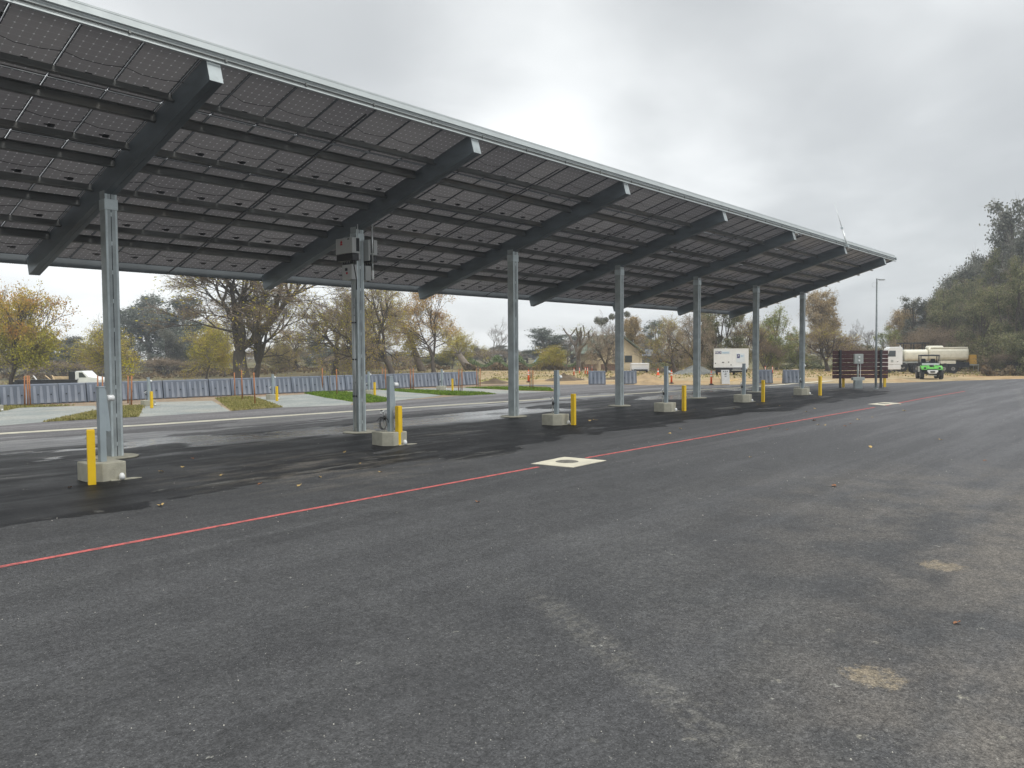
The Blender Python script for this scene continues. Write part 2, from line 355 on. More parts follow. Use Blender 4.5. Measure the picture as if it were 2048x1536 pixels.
# ------------------------------------------------------------------ mesh builder
class MB:
    def __init__(s): s.v = []; s.f = []; s.mi = []; s.cur = 0; s.X = None
    def add(s, vs, fs, mi=None):
        b = len(s.v); X = s.X
        s.v += [tuple(X @ V(p)) if X else tuple(p) for p in vs]
        s.f += [tuple(b+i for i in f) for f in fs]; s.mi += [s.cur if mi is None else mi]*len(fs); return s
    BF = [(0, 3, 2, 1), (4, 5, 6, 7), (0, 1, 5, 4), (1, 2, 6, 5), (2, 3, 7, 6), (3, 0, 4, 7)]
    def box(s, c, sz, mi=None, tx=1., ty=1., rz=0., ry=0., rx=0.):
        """box centred at c; the top is scaled by tx, ty"""
        a, b, h = sz[0]/2, sz[1]/2, sz[2]/2
        vs = [V((i*a, j*b, -h)) for i, j in ((-1, -1), (1, -1), (1, 1), (-1, 1))]+[V((i*a*tx, j*b*ty, h)) for i, j in ((-1, -1), (1, -1), (1, 1), (-1, 1))]
        if rz or ry or rx:
            R = Matrix.Rotation(rz, 3, 'Z') @ Matrix.Rotation(ry, 3, 'Y') @ Matrix.Rotation(rx, 3, 'X'); vs = [R @ p for p in vs]
        return s.add([p+V(c) for p in vs], s.BF, mi)
    def bar(s, p, q, w, h, mi=None, up=(0, 0, 1)):
        p, q = V(p), V(q); d = (q-p).normalized(); sdv = d.cross(V(up))
        if sdv.length < 1e-4: sdv = d.cross(V((1, 0, 0)))
        sdv.normalize(); u = sdv.cross(d)
        vs = [r+sdv*i*w/2+u*j*h/2 for r in (p, q) for i, j in ((-1, -1), (1, -1), (1, 1), (-1, 1))]
        return s.add(vs, s.BF, mi)
    def tube(s, pts, r, n=8, mi=None, cap=True):
        pts = [V(p) for p in pts]; rs = r if isinstance(r, (list, tuple)) else [r]*len(pts); vs = []; fs = []
        for i, p in enumerate(pts):
            d = (pts[min(i+1, len(pts)-1)]-pts[max(i-1, 0)]).normalized()
            a = d.cross(V((0, 0, 1)))
            if a.length < 1e-3: a = V((1, 0, 0))
            a.normalize(); b = d.cross(a)
            vs += [p+(a*cos(2*pi*k/n)+b*sin(2*pi*k/n))*rs[i] for k in range(n)]
        for i in range(len(pts)-1):
            fs += [(i*n+k, i*n+(k+1) % n, (i+1)*n+(k+1) % n, (i+1)*n+k) for k in range(n)]
        if cap: fs += [tuple(range(n-1, -1, -1)), tuple((len(pts)-1)*n+k for k in range(n))]
        return s.add(vs, fs, mi)
    def lathe(s, prof, c=(0, 0, 0), n=16, mi=None, R=None):
        """profile of (radius, z) turned about Z, then turned by R"""
        vs = []; fs = []
        for r, z in prof: vs += [V((r*cos(2*pi*k/n), r*sin(2*pi*k/n), z)) for k in range(n)]
        for i in range(len(prof)-1): fs += [(i*n+k, i*n+(k+1) % n, (i+1)*n+(k+1) % n, (i+1)*n+k) for k in range(n)]
        fs += [tuple(range(n-1, -1, -1)), tuple((len(prof)-1)*n+k for k in range(n))]
        if R: vs = [R @ p for p in vs]
        return s.add([p+V(c) for p in vs], fs, mi)
    def prism(s, poly, z0, z1, mi=None, X=None, sc=1.):
        n = len(poly); vs = [V((p[0], p[1], z0)) for p in poly]+[V((p[0]*sc, p[1]*sc, z1)) for p in poly]
        if X: vs = [X @ p for p in vs]
        return s.add(vs, [tuple(range(n-1, -1, -1)), tuple(range(n, 2*n))]+[(i, (i+1) % n, n+(i+1) % n, n+i) for i in range(n)], mi)
    def build(s, name, mats, parent=None, smooth=False, bevel=0., loc=None, auto=False):
        me = bpy.data.meshes.new(name); me.from_pydata(s.v, [], s.f)
        if isinstance(mats, str): mats = [mats]
        for mm in mats: me.materials.append(MATS[mm])
        if len(mats) > 1: me.polygons.foreach_set('material_index', s.mi)
        if smooth: me.polygons.foreach_set('use_smooth', [True]*len(s.f))
        me.update(); o = bpy.data.objects.new(name, me); COL.objects.link(o)
        if parent: o.parent = parent
        if loc is not None: o.location = loc
        if bevel:
            b = o.modifiers.new('bevel', 'BEVEL'); b.width = bevel; b.segments = 2; b.limit_method = 'ANGLE'; b.angle_limit = .6
        return o
def XZ(y0): # polygon (x,z) extruded along y
    return Matrix(((1, 0, 0, 0), (0, 0, 1, y0), (0, 1, 0, 0), (0, 0, 0, 1)))
def thing(name, label, cat, loc=(0, 0, 0), rz=0., group=None, scale=None):
    o = bpy.data.objects.new(name, None); COL.objects.link(o); o.empty_display_size = .3
    o.location = loc; o.rotation_euler = (0, 0, rz); o['label'] = label; o['category'] = cat
    if group: o['group'] = group
    if scale: o.scale = (scale,)*3 if isinstance(scale, (int, float)) else scale
    return o
def tag(o, label, cat, group=None):
    o['label'] = label; o['category'] = cat
    if group: o['group'] = group
    return o
KIDS = {}
def copy_tree(o, loc, rz=0., label=None, scale=None):
    kids = {}
    for q in COL.objects:
        if q.parent: kids.setdefault(q.parent.name, []).append(q)
    def cp(a, par):
        c = a.copy(); COL.objects.link(c)
        if par: c.parent = par
        for k in kids.get(a.name, []): cp(k, c)
        return c
    r = cp(o, None); r.location = loc; r.rotation_euler = (0, 0, rz)
    if label: r['label'] = label
    if scale: r.scale = (scale,)*3 if isinstance(scale, (int, float)) else scale
    return r
def struct(o): o['kind'] = 'structure'; return o
ORD = ['first', 'second', 'third', 'fourth', 'fifth', 'sixth', 'seventh', 'eighth']

# ------------------------------------------------------------------ ground
g = MB(); N = 90
xs = [-80+(i/N)**1.6*900 for i in range(N+1)]; ys = [-120+(i/N)*520 for i in range(N+1)]
for yy in ys:
    for xx in xs: g.v.append((xx, yy, terrain(xx, yy)-.02))
for j in range(N):
    for i in range(N): a = j*(N+1)+i; g.f.append((a, a+1, a+N+2, a+N+1))
g.mi = [0]*len(g.f); struct(g.build('ground', 'ground', smooth=True))
def sheet(name, pts, mtl, z, kind=True):
    b = MB(); b.add([(p[0], p[1], z) for p in pts], [tuple(range(len(pts)))]); o = b.build(name, mtl)
    return struct(o) if kind else o
def P2(l): return [tuple(G(u, v, 0)[:2]) for u, v in l]
edge = P2([(0, 851), (85, 844), (277, 834), (461, 822), (567, 815), (700, 810), (775, 803), (913, 792), (1000, 787.5), (1107, 783), (1115, 777), (1090, 772.5), (1000, 770.5), (962, 769.5),
           (1177, 769), (1300, 769.5), (1420, 770.5), (1520, 768), (1600, 767), (1700, 766.5), (1800, 765.5), (1900, 762), (2048, 757.5)])
rnd = random.Random(4)
ed2 = []
for a, b in zip(edge, edge[1:]):
    L = math.dist(a, b); n = max(1, int(L/1.2))
    for i in range(n):
        f = i/n; ed2.append((a[0]+(b[0]-a[0])*f+rnd.uniform(-.08, .08), a[1]+(b[1]-a[1])*f+rnd.uniform(-.08, .08)))
ed2.append(edge[-1])
asph = [(-70, -70), (-70, 36)]+ed2+[(120, 6), (130, -70)]
asph.reverse()
sheet('asphalt_lot', asph, 'asphalt', 0.)
for i, pl in enumerate([
    [(-160, 862), (-60, 835), (38, 815), (190, 811), (197, 820), (82, 844), (0, 851)],
    [(277, 834), (288, 813), (307, 804), (424, 801), (461, 822)],
    [(567, 815), (506, 794), (526, 793), (615, 788), (706, 804), (700, 810)],
    [(775, 803), (690, 790), (679, 782), (788, 778), (884, 791)],
    [(960, 784), (796, 777.5), (929, 775.5), (1041, 781.5), (1107, 783), (1000, 787.5)]]):
    sheet('gravel_pad', P2(pl)[::-1], 'gravel_pad', -.008)
def ribbon(name, pts, wd, mtl, z):
    b = MB(); vs = []
    for i, p in enumerate(pts):
        p = V(p); d = (V(pts[min(i+1, len(pts)-1)])-V(pts[max(i-1, 0)])).normalized(); n = V((-d.y, d.x))
        vs += [(p.x-n.x*wd/2, p.y-n.y*wd/2, z), (p.x+n.x*wd/2, p.y+n.y*wd/2, z)]
    b.add(vs, [(2*i, 2*i+2, 2*i+3, 2*i+1) for i in range(len(pts)-1)]); return struct(b.build(name, mtl))
wl = [(-40, 33.5)]+P2([(0, 867.5), (150, 858.5), (300, 849.5), (720, 821.5), (1000, 804), (1200, 791.5), (1400, 779.5), (1500, 774)])+[(68, 23.0)]
ribbon('concrete_gutter', wl, .62, 'concrete_line', .004)
rl = [(-40, 11.3)]+P2([(0, 1134), (600, 1022), (1077, 934)])
ribbon('red_painted_line', rl, .105, 'red_line', .004)
rl = P2([(1172, 916), (1400, 876), (1750, 814.5)]); ribbon('red_painted_line', rl, .105, 'red_line', .004)
rl = P2([(1772, 811), (1850, 796), (1930, 782.5)]); ribbon('red_painted_line', rl, .105, 'red_line', .004)

# grass patches, each one patch of turf with blades
def inside(p, poly):
    c = False; j = len(poly)-1
    for i in range(len(poly)):
        a, b = poly[i], poly[j]
        if (a[1] > p[1]) != (b[1] > p[1]) and p[0] < (b[0]-a[0])*(p[1]-a[1])/(b[1]-a[1])+a[0]: c = not c
        j = i
    return c
def turf(pl, mtl, n, seed, h=.07):
    r = random.Random(seed); P = P2(pl); b = MB()
    b.add([(p[0], p[1], -.002) for p in P[::-1]], [tuple(range(len(P)))], 0)
    x0, x1 = min(p[0] for p in P), max(p[0] for p in P); y0, y1 = min(p[1] for p in P), max(p[1] for p in P); k = 0
    while k < n:
        x, y = r.uniform(x0, x1), r.uniform(y0, y1)
        if not inside((x, y), P) and r.random() < .97: continue
        if not inside((x, y), P) and not inside((x+r.uniform(-.3, .3), y+r.uniform(-.3, .3)), P): continue
        k += 1; a = r.uniform(0, 6.28); s = r.uniform(.015, .05); hh = h*r.uniform(.5, 1.5); dx, dy = cos(a)*s, sin(a)*s
        b.add([(x-dx, y-dy, 0), (x+dx, y+dy, 0), (x+r.uniform(-.05, .05), y+r.uniform(-.05, .05), hh)], [(0, 1, 2)], 0)
    o = b.build('grass', mtl); o['kind'] = 'stuff'
turf([(-120, 832), (-60, 822), (10, 812), (55, 811), (150, 810.5), (38, 815.5), (-60, 835)], 'grass_dry', 2500, 1)
turf([(86, 843.5), (197, 820.5), (235, 812), (287, 811), (286, 814), (277, 833)], 'grass_dry', 6000, 2)
turf([(431, 797), (470, 793), (506, 793.5), (566, 814), (463, 821)], 'grass_dry', 6000, 3)
turf([(608, 786.5), (640, 783), (690, 783.5), (735, 789), (774, 796), (773, 803), (740, 805), (706, 803.5), (650, 795)], 'grass_green', 8000, 4)
turf([(757, 779), (800, 778.5), (960, 784.5), (992, 788), (937, 791), (890, 790), (810, 784)], 'grass_green', 8000, 5)
turf([(929, 775.5), (985, 774), (1041, 773.5), (1100, 776), (1107, 781.5), (1041, 780.5), (980, 777.5)], 'grass_green', 6000, 6)

# ------------------------------------------------------------------ canopy
X0, S, YC, ZT, YF, ZF, YR, ZR = 8.316, 7.754, 20.615, 6.574, 15.181, 8.172, 25.969, 4.985
TH = math.atan2(ZF-ZR, YR-YF); LB = math.hypot(ZF-ZR, YR-YF); XL, XR = -2.17, 57.37
CX = Matrix(((1, 0, 0, 0), (0, cos(TH), sin(TH), YF), (0, -sin(TH), cos(TH), ZF), (0, 0, 0, 1)))   # (x, s, n) -> world
canopy = thing('solar_canopy', 'long galvanised steel parking canopy roofed with dark solar panels, standing on one row of posts', 'solar canopy', (X0, YC, 0))
OFF = Matrix.Translation((-X0, -YC, 0)); CL = OFF @ CX
def cm(): b = MB(); b.X = CL; return b
BD = .53
for n in range(-1, 7):
    x = X0+n*S
    b = MB(); b.X = OFF @ Matrix.Translation((x, YC, 0)); zt = ZT+.12
    # two lipped channels welded toe to toe: seam down the middle of the front face
    for sgn in (-1, 1):
        b.box((sgn*.079, 0, zt/2), (.142, .30, zt), 0)
        b.box((sgn*.115, -.1535, zt/2), (.05, .006, zt), 1)
    b.box((0, -.02, zt/2), (.016, .25, zt), 2)
    for k in range(9): b.box((0, -.146, .35+k*.72), (.02, .008, .10), 1)
    for z0 in (0.0,): b.box((0, -.008, ZT-.22), (.325, .33, .26), 1)
    b.build('column', ['galv', 'galv_light', 'slot'], canopy, bevel=.006)
    b = MB(); b.X = OFF; b.lathe([(.52, -.03), (.55, .022), (.5, .04)], (x, YC, 0), 18); b.build('footing', 'concrete', canopy)
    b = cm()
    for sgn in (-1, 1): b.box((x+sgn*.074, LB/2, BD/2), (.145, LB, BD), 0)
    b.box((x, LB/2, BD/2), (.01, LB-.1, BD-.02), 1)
    b.build('beam', ['beam_steel_shaded', 'slot'], canopy, bevel=.006)
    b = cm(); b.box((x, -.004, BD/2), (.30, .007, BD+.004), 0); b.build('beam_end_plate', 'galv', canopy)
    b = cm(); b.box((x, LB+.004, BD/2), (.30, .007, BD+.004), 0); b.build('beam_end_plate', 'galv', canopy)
PS = [1.55, 2.4, 3.85, 4.7, 6.15, 7.0, 8.45, 9.3]
xsb = [XL]+[X0+n*S for n in range(-1, 7)]+[XR]
for i in range(len(xsb)-1):
    a = xsb[i]+(.152 if i else 0); c_ = xsb[i+1]-(.152 if i < len(xsb)-2 else 0)
    for k, s_ in enumerate(PS):
        b = cm(); d = 1 if k % 2 else -1; L = c_-a; mx_ = (a+c_)/2
        b.box((mx_, s_, .43), (L, .006, .20)); b.box((mx_, s_+d*.04, .333), (L, .08, .006)); b.box((mx_, s_-d*.04, .527), (L, .08, .006))
        b.box((mx_, s_+d*.078, .345), (L, .005, .025))
        if 1 <= i < len(xsb)-2:
            for e in (a+.02, c_-.02): b.box((e, s_-d*.01, .42), (.05, .012, .17))
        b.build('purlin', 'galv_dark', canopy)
    if 1 <= i < len(xsb)-2:
        b = cm(); xm = X0+(i-1.5)*S+.02; xm = (xsb[i]+xsb[i+1])/2+.12
        b.box((xm, LB/2, .315), (.045, LB-.2, .02)); b.build('sag_strap', 'dark_steel', canopy)
b = cm(); L = XR-XL; mx_ = (XL+XR)/2
b.box((mx_, -.03, .53), (L, .02, .20), 0); b.box((mx_, -.062, .41), (L, .045, .014), 0)
b.build('eave_channel', ['trim_steel'], canopy)
b = cm(); b.box((mx_, -.085, .725), (L+.02, .014, .20), 0); b.box((mx_, -.07, .63), (L+.02, .04, .012), 0); b.box((mx_, -.10, .63), (L+.02, .03, .012), 0); b.box((mx_, -.045, .83), (L+.02, .10, .012), 0); b.box((mx_, -.095, .80), (L+.02, .008, .02), 0); b.build('edge_trim', 'trim_steel', canopy)
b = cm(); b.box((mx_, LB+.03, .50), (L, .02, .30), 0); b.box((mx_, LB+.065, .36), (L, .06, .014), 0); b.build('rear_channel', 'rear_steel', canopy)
b = cm(); b.tube([(XL+.1, -.058, .53), (XR-.3, -.058, .53)], .013, 6); b.tube([(XL+.1, -.056, .495), (XR-.3, -.056, .495)], .007, 5)
for k in range(30): b.box((XL+1+k*1.95, -.06, .52), (.04, .045, .07))
b.build('conduit', 'galv_dark', canopy)
for xe in (XL-.012, XR+.012):
    b = cm(); b.box((xe, LB/2-.05, .60), (.012, LB+.2, .20)); b.build('side_trim', 'galv', canopy)
# modules: 52 columns, 5 rows
MP = 1.145; ML = 2.275; rg_ = random.Random(11)
def module_mesh(name, spots, inv):
    b = MB(); uvs = []
    for (x, s_, tilt) in spots:
        w_, l_ = (MP-.028)/2, ((ML if s_ > 1.5 else 2.03)-.036)/2
        T = Matrix.Translation((x, s_, .555)) @ Matrix.Rotation(tilt[0], 4, 'X') @ Matrix.Rotation(tilt[1], 4, 'Y')
        b.X = inv @ T
        b.add([(-w_, -l_, .006), (-w_, l_, .006), (w_, l_, .006), (w_, -l_, .006)], [(0, 1, 2, 3)], 0)
        uvs += [(-w_, -l_), (-w_, l_), (w_, l_), (w_, -l_)]; nb = len(b.f)
        b.add([(-w_, -l_, .03), (-w_, l_, .03), (w_, l_, .03), (w_, -l_, .03)], [(3, 2, 1, 0)], 2)
        for cx, cy, sx_, sy_ in ((-w_+.008, 0, .016, 2*l_), (w_-.008, 0, .016, 2*l_), (0, -l_+.008, 2*w_-.032, .016), (0, l_-.008, 2*w_-.032, .016)):
            b.box((cx, cy, .01), (sx_, sy_, .036), 1)
        uvs += [(0, 0)]*(sum(len(f) for f in b.f[nb:]))
    o = b.build(name, ['module', 'dark_steel', 'module_glass'], canopy)
    ul = o.data.uv_layers.new(name='UVMap'); ul.data.foreach_set('uv', [q for p in uvs for q in p]); return o
def jbox(name, spots, inv, parent):
    b = MB()
    for (x, s_, tl) in spots:
        b.X = inv @ Matrix.Translation((x, s_, .545)); b.box((.06, .62, 0), (.13, .10, .028), 0); b.box((-.03, .62, .004), (.10, .03, .02), 0)
    return b.build(name, 'black_plastic', parent)
near, far = [], []
for i in range(52):
    for j in range(5):
        x = XL+MP*(i+.5); s_ = (-.27+ML*(j+.5)) if j else .985; fl = rg_.random()
        am = .002 if x < 30 else .006
        q = (x, s_, (rg_.gauss(0, am), rg_.gauss(0, am)))
        (near if 6 <= i < 26 else far).append(q)
for q in near:
    c0 = CL @ V((q[0], q[1], .555)); inv = Matrix.Translation(-c0) @ CL
    o = module_mesh('solar_panel', [q], inv); o.location = c0
    jb = jbox('junction_box', [q], inv, o)
o = module_mesh('solar_panel', far, CL); o['kind'] = 'stuff'
jb = jbox('junction_box', far, CL, o); jb['kind'] = 'stuff'
# drooping module wires
b = cm(); rr = random.Random(3)
for j, s_ in enumerate((.6, 2.9, 5.15, 7.4, 9.7)):
    b = cm()
    for i in range(4, 50):
        x0 = XL+MP*i; b.tube([(x0, s_+.4, .5), (x0+.3, s_+.45, .44+rr.uniform(0, .04)), (x0+.75, s_+.42, .45), (x0+1.12, s_+.4, .5)], .008, 4)
    b.build('wiring', 'hose', canopy)


# inverters on the second column
xc = X0+S
def inverter(sgn, label):
    root = thing('inverter', label, 'inverter', (xc+sgn*.165, YC+.02, 5.55), 0 if sgn < 0 else pi, 'inverters on the post')
    # local -X is the front
    b = MB(); b.box((-.20, 0, .50), (.30, .86, .50), 0); b.box((-.04, 0, .40), (.07, .80, .68), 0); b.build('housing', 'inverter', root, bevel=.02)
    b = MB(); b.box((-.205, 0, .13), (.26, .84, .22), 0); b.build('lower_cover', 'black_plastic', root, bevel=.015)
    b = MB()
    for e in (-1, 1):
        b.box((-.13, e*.432, .52), (.12, .01, .42), 0)
    b.build('vent_grille', 'slot', root)
    b = MB()
    b.box((-.352, .13, .62), (.004, .10, .05)); b.box((-.352, .13, .55), (.004, .12, .04)); b.box((-.352, .13, .665), (.004, .05, .03)); b.box((-.353, .155, .60), (.004, .03, .1)); b.box((-.353, .105, .60), (.004, .03, .1))
    b.build('red_logo', 'red_mark', root)
    b = MB(); b.box((-.352, -.24, .70), (.004, .10, .035)); b.build('display', 'slot', root)
    b = MB()
    for k in range(6): b.tube([(-.2, -.25+k*.1, .02), (-.2, -.2+k*.08, -.06)], .02, 6)
    b.tube([(-.22, -.38, .02), (-.28, -.42, -.15), (-.14, -.36, -.6), (-.1, -.3, -.9)], .018, 6); b.build('cable', 'hose', root, smooth=True)
    s2 = thing('disconnect_box', 'small grey switch box with red sticker mounted under the %s inverter' % ('left' if sgn < 0 else 'right'), 'switch box', (xc+sgn*.165, YC+.04, 4.98), 0 if sgn < 0 else pi, 'switch boxes under the inverters')
    b = MB(); b.box((-.12, 0, .24), (.22, .50, .48), 0); b.build('case', 'inverter', s2, bevel=.012)
    b = MB(); b.box((-.235, .02, .33), (.02, .11, .09), 0); b.lathe([(.03, 0), (.03, .03)], (-.25, .02, .33), 8, R=Matrix.Rotation(pi/2, 3, 'Y')); b.build('rotary_switch', 'black_plastic', s2)
    b = MB(); b.box((-.232, -.0, .21), (.004, .09, .07), 0); b.build('red_sticker', 'red_mark', s2)
    b = MB(); b.tube([(-.1, sgn*.0-.42, .9), (-.1, -.42, 1.75)] if sgn < 0 else [(-.12, .47, .55), (-.12, .47, 1.95)], .016 if sgn < 0 else .026, 8); b.build('conduit', 'alu', s2, smooth=True)
inverter(-1, 'white inverter with red logo and black lower cover, left side of second post')
inverter(1, 'white inverter seen edge on at the right side of the second post')
ad = thing('antenna', 'short white antenna hanging at the right side of the inverter post', 'antenna', (xc+.30, YC-.42, 4.98))
b = MB(); b.tube([(0, 0, .62), (0, 0, .32)], .018, 8); b.build('stem', 'alu', ad, smooth=True)
b = MB(); b.lathe([(.02, 0), (.04, .03), (.04, .26), (.02, .3)], (0, 0, .02), 10); b.build('radome', 'white_plastic', ad, smooth=True)
rc = thing('riser_conduit', 'thin metal conduit strapped up the left face of the inverter post', 'conduit', (xc-.17, YC, 0))
b = MB(); b.tube([(-.02, -.05, .05), (-.02, -.05, 4.4)], .02, 8); b.tube([(-.02, .03, .05), (-.02, .03, 4.9)], .013, 8); b.build('pipe', 'alu', rc, smooth=True)
for k in (1.2, 2.4, 3.6):
    b = MB(); b.box((-.015, -.01, k), (.035, .2, .05)); b.build('strap', 'slot', rc)

# aerial, flood light at the roof edge
xa = X0+5*S; Pn = CX @ V((xa-.1, -.2, .3))
an = thing('whip_aerial', 'thin leaning whip aerial standing above the far roof edge', 'aerial', Pn)
nv = V((0, sin(TH), cos(TH)))
b = MB(); b.tube([nv*-.1, nv*1.25], .045, 10); b.build('mast_tube', 'alu', an, smooth=True)
b = MB(); b.tube([nv*1.25, nv*2.75], [.018, .008], 6); b.build('whip', 'alu', an, smooth=True)
b = MB(); b.box(nv*.1, (.14, .14, .12)); b.box(nv*1.2, (.12, .12, .1)); b.build('bracket', 'galv_light', an)
Pn = CX @ V((X0+4*S+.35, -.06, .32))
fl = thing('flood_light', 'small black twin camera lamp fixed at the front end of the fifth roof beam', 'flood light', Pn)
b = MB(); b.box((-.1, .06, .08), (.24, .08, .08)); b.tube([(-.1, 0, .04), (.05, -.05, -.05)], .03, 6); b.build('bracket', 'alu', fl)
b = MB(); b.lathe([(.05, -.12), (.07, .1)], (.12, -.08, -.08), 10, R=Matrix.Rotation(1.2, 3, 'Y')); b.lathe([(.05, -.12), (.07, .1)], (-.05, -.1, -.12), 10, R=Matrix.Rotation(1.2, 3, 'X')); b.build('lamp_head', 'black_plastic', fl, smooth=True)

# ------------------------------------------------------------------ pedestals, bollards
def ped_proto(label):
    r = thing('utility_pedestal', label, 'pedestal', (0, 0, 0), 0, 'utility pedestals on concrete blocks')
    b = MB(); pl = [(-.35, .36), (-.35, -.12), (-.12, -.36), (.35, -.36), (.35, .36)]
    b.prism(pl[::-1], -.03, .38); b.build('concrete_block', 'concrete', r, bevel=.02)
    b = MB(); b.prism([(.02, -.42), (.62, -.46), (.5, -.32), (.0, -.32)], -.02, .018); b.build('concrete_apron', 'concrete', r)
    b = MB(); b.box((0, -.05, 1.15), (.125, .15, 1.55)); b.box((0, -.05, 1.935), (.14, .165, .03)); b.build('post', 'steel_paint', r, bevel=.008)
    b = MB(); b.prism([(.0625, 1.02), (.12, 1.0), (.16, 1.02), (.085, 1.88), (.0625, 1.88)], 0, .12, X=XZ(-.11)); b.build('meter_cover', 'steel_paint', r)
    b = MB(); b.box((.12, -.06, 1.70), (.09, .05, .05)); b.build('lamp_bracket', 'black_plastic', r)
    b = MB(); b.lathe([(.05, -.06), (.065, -.05), (.065, .06), (.045, .08)], (.17, -.09, 1.70), 14, R=Matrix.Rotation(pi/2, 3, 'Y')); b.build('lamp', 'white_plastic', r, smooth=True)
    b = MB(); b.tube([(-.17, .02, .38), (-.17, .02, .95), (-.20, .02, .97)], .017, 8); b.tube([(-.26, .02, .93), (-.1, .02, .99)], .022, 8); b.tube([(-.26, .02, .93), (-.29, .02, .88)], .018, 6); b.build('water_riser', 'alu', r, smooth=True)
    b = MB(); b.lathe([(.03, 0), (.045, .05), (.03, .12)], (-.17, -.02, .72), 8); b.box((-.25, .02, .985), (.06, .02, .02)); b.build('valve', 'hose', r, smooth=True)
    b = MB(); b.lathe([(.06, 0), (.06, .07), (.035, .12), (.01, .13)], (.24, -.40, .018), 12); b.build('cleanout_cap', 'white_plastic', r, smooth=True)
    return r
def bol_proto(label):
    r = thing('bollard', label, 'bollard', (0, 0, 0), 0, 'yellow square bollards')
    b = MB(); b.box((0, 0, .55), (.145, .145, 1.1)); b.box((0, 0, 1.103), (.13, .13, .012)); b.build('post', 'yellow', r, bevel=.008)
    return r
where = ['beside the near left canopy post', 'beside the post that carries the inverters', 'right of the third canopy post', 'beyond the fourth canopy post',
         'beyond the fifth canopy post', 'in front of the farthest canopy post']
px = [(184, 969), (798, 890), (1147, 850), (1368, 822), (1526, 804), (1640, 791)]
bp = [G(u, v) for u, v in px]
pu = [205, 781, 1113, 1332, 1487.5, 1605]; pz = [922, 862, 827, 804, 791, 777]
P_ = PP = None; NP = []
for i in range(6):
    Q = G(pu[i], pz[i], .38); Q = V((Q.x, 17.15 if i != 4 else 16.95, 0))
    a = G(pu[i], 700, .38)
    # slide along the view ray so the post stands on Y = 17.15
    d = V((G(pu[i], pz[i], .38).x, G(pu[i], pz[i], .38).y)); k = 17.1/d.y; Q = V((d.x*k, 17.15, 0)); NP.append(Q)
    lb = 'grey pedestal with round lamp on concrete block '+where[i]
    if i == 0: PP = ped_proto(lb); PP.location = Q; PP.rotation_euler = (0, 0, .0)
    else: copy_tree(PP, Q, [0, -.05, .08, .08, .1, .05][i], lb)
    lb = 'yellow square bollard by the pedestal '+where[i]
    if i == 0: P_ = bol_proto(lb); P_.location = bp[0]; P_.rotation_euler = (0, 0, face_cam(bp[0])+.06)
    else: copy_tree(P_, bp[i], .1*((i*7) % 5-2), lb)
co = thing('coiled_wire', 'loose loop of black wire hanging on the pedestal beside the inverter post', 'wire', NP[1]+V((-.20, -.02, .62)))
b = MB(); b.tube([(.14*cos(a/3)*(1-.01*a), -.03+.004*a, .17*sin(a/3)) for a in range(0, 44)]+[(-.25, 0, .1)], .011, 5, cap=False); b.build('loop', 'hose', co, smooth=True)
fu = [(303, 806, 303.5, 816), (552, 793, 554, 802), (744, 783, 749.5, 791), (890, 774, 905, 781)]
fw = ['left of the young trees on the dry grass', 'between the two gravel pads behind the staked trees', 'behind the inverter post', 'at the right end of the water barriers']
for i, (u, v, ub, vb) in enumerate(fu):
    Q = G(u, v+6); copy_tree(PP, Q+V((.0, .35, 0)), .15, 'far grey pedestal '+fw[i], .74)
    copy_tree(P_, G(ub, vb), .2, 'short far yellow bollard '+fw[i], .73)
Q = G(-10, 822); copy_tree(PP, Q, .15, 'far pedestal block cut by the left edge of the photo', .74)

# manhole aprons
def manhole(corners, ctr, label, r=.27):
    root = thing('manhole', label, 'manhole', (ctr[0], ctr[1], 0), 0, 'manhole covers in pale concrete')
    pts = []
    rr = random.Random(5)
    for i in range(4):
        a, c_ = V(corners[i]), V(corners[(i+1) % 4])
        for k in range(6): p = a.lerp(c_, k/6); pts.append((p.x-ctr[0]+rr.uniform(-.012, .012), p.y-ctr[1]+rr.uniform(-.012, .012)))
    b = MB(); b.prism(pts, -.02, .012); b.build('concrete_collar', 'concrete_line', root)
    b = MB(); b.lathe([(r, .0), (r, .016), (r-.02, .02)], (0, 0, 0), 24)
    for k in range(7): yk = -.21+k*.07; b.box((0, yk, .022), (2*sqrt(max(.001, (r-.05)**2-yk*yk)), .02, .006))
    b.build('cover', 'iron', root); return root
c4 = P2([(1063, 928), (1128, 914.5), (1212, 921.5), (1146, 935.5)])[::-1]
manhole(c4, P2([(1134, 924)])[0], 'round iron manhole cover in a pale concrete square set on the red line, nearest')
c4 = P2([(1736, 808.5), (1768, 804.8), (1803, 806.8), (1768, 811)])[::-1]
manhole(c4, P2([(1768, 807.5)])[0], 'distant manhole cover in pale concrete beside the far end of the red line')

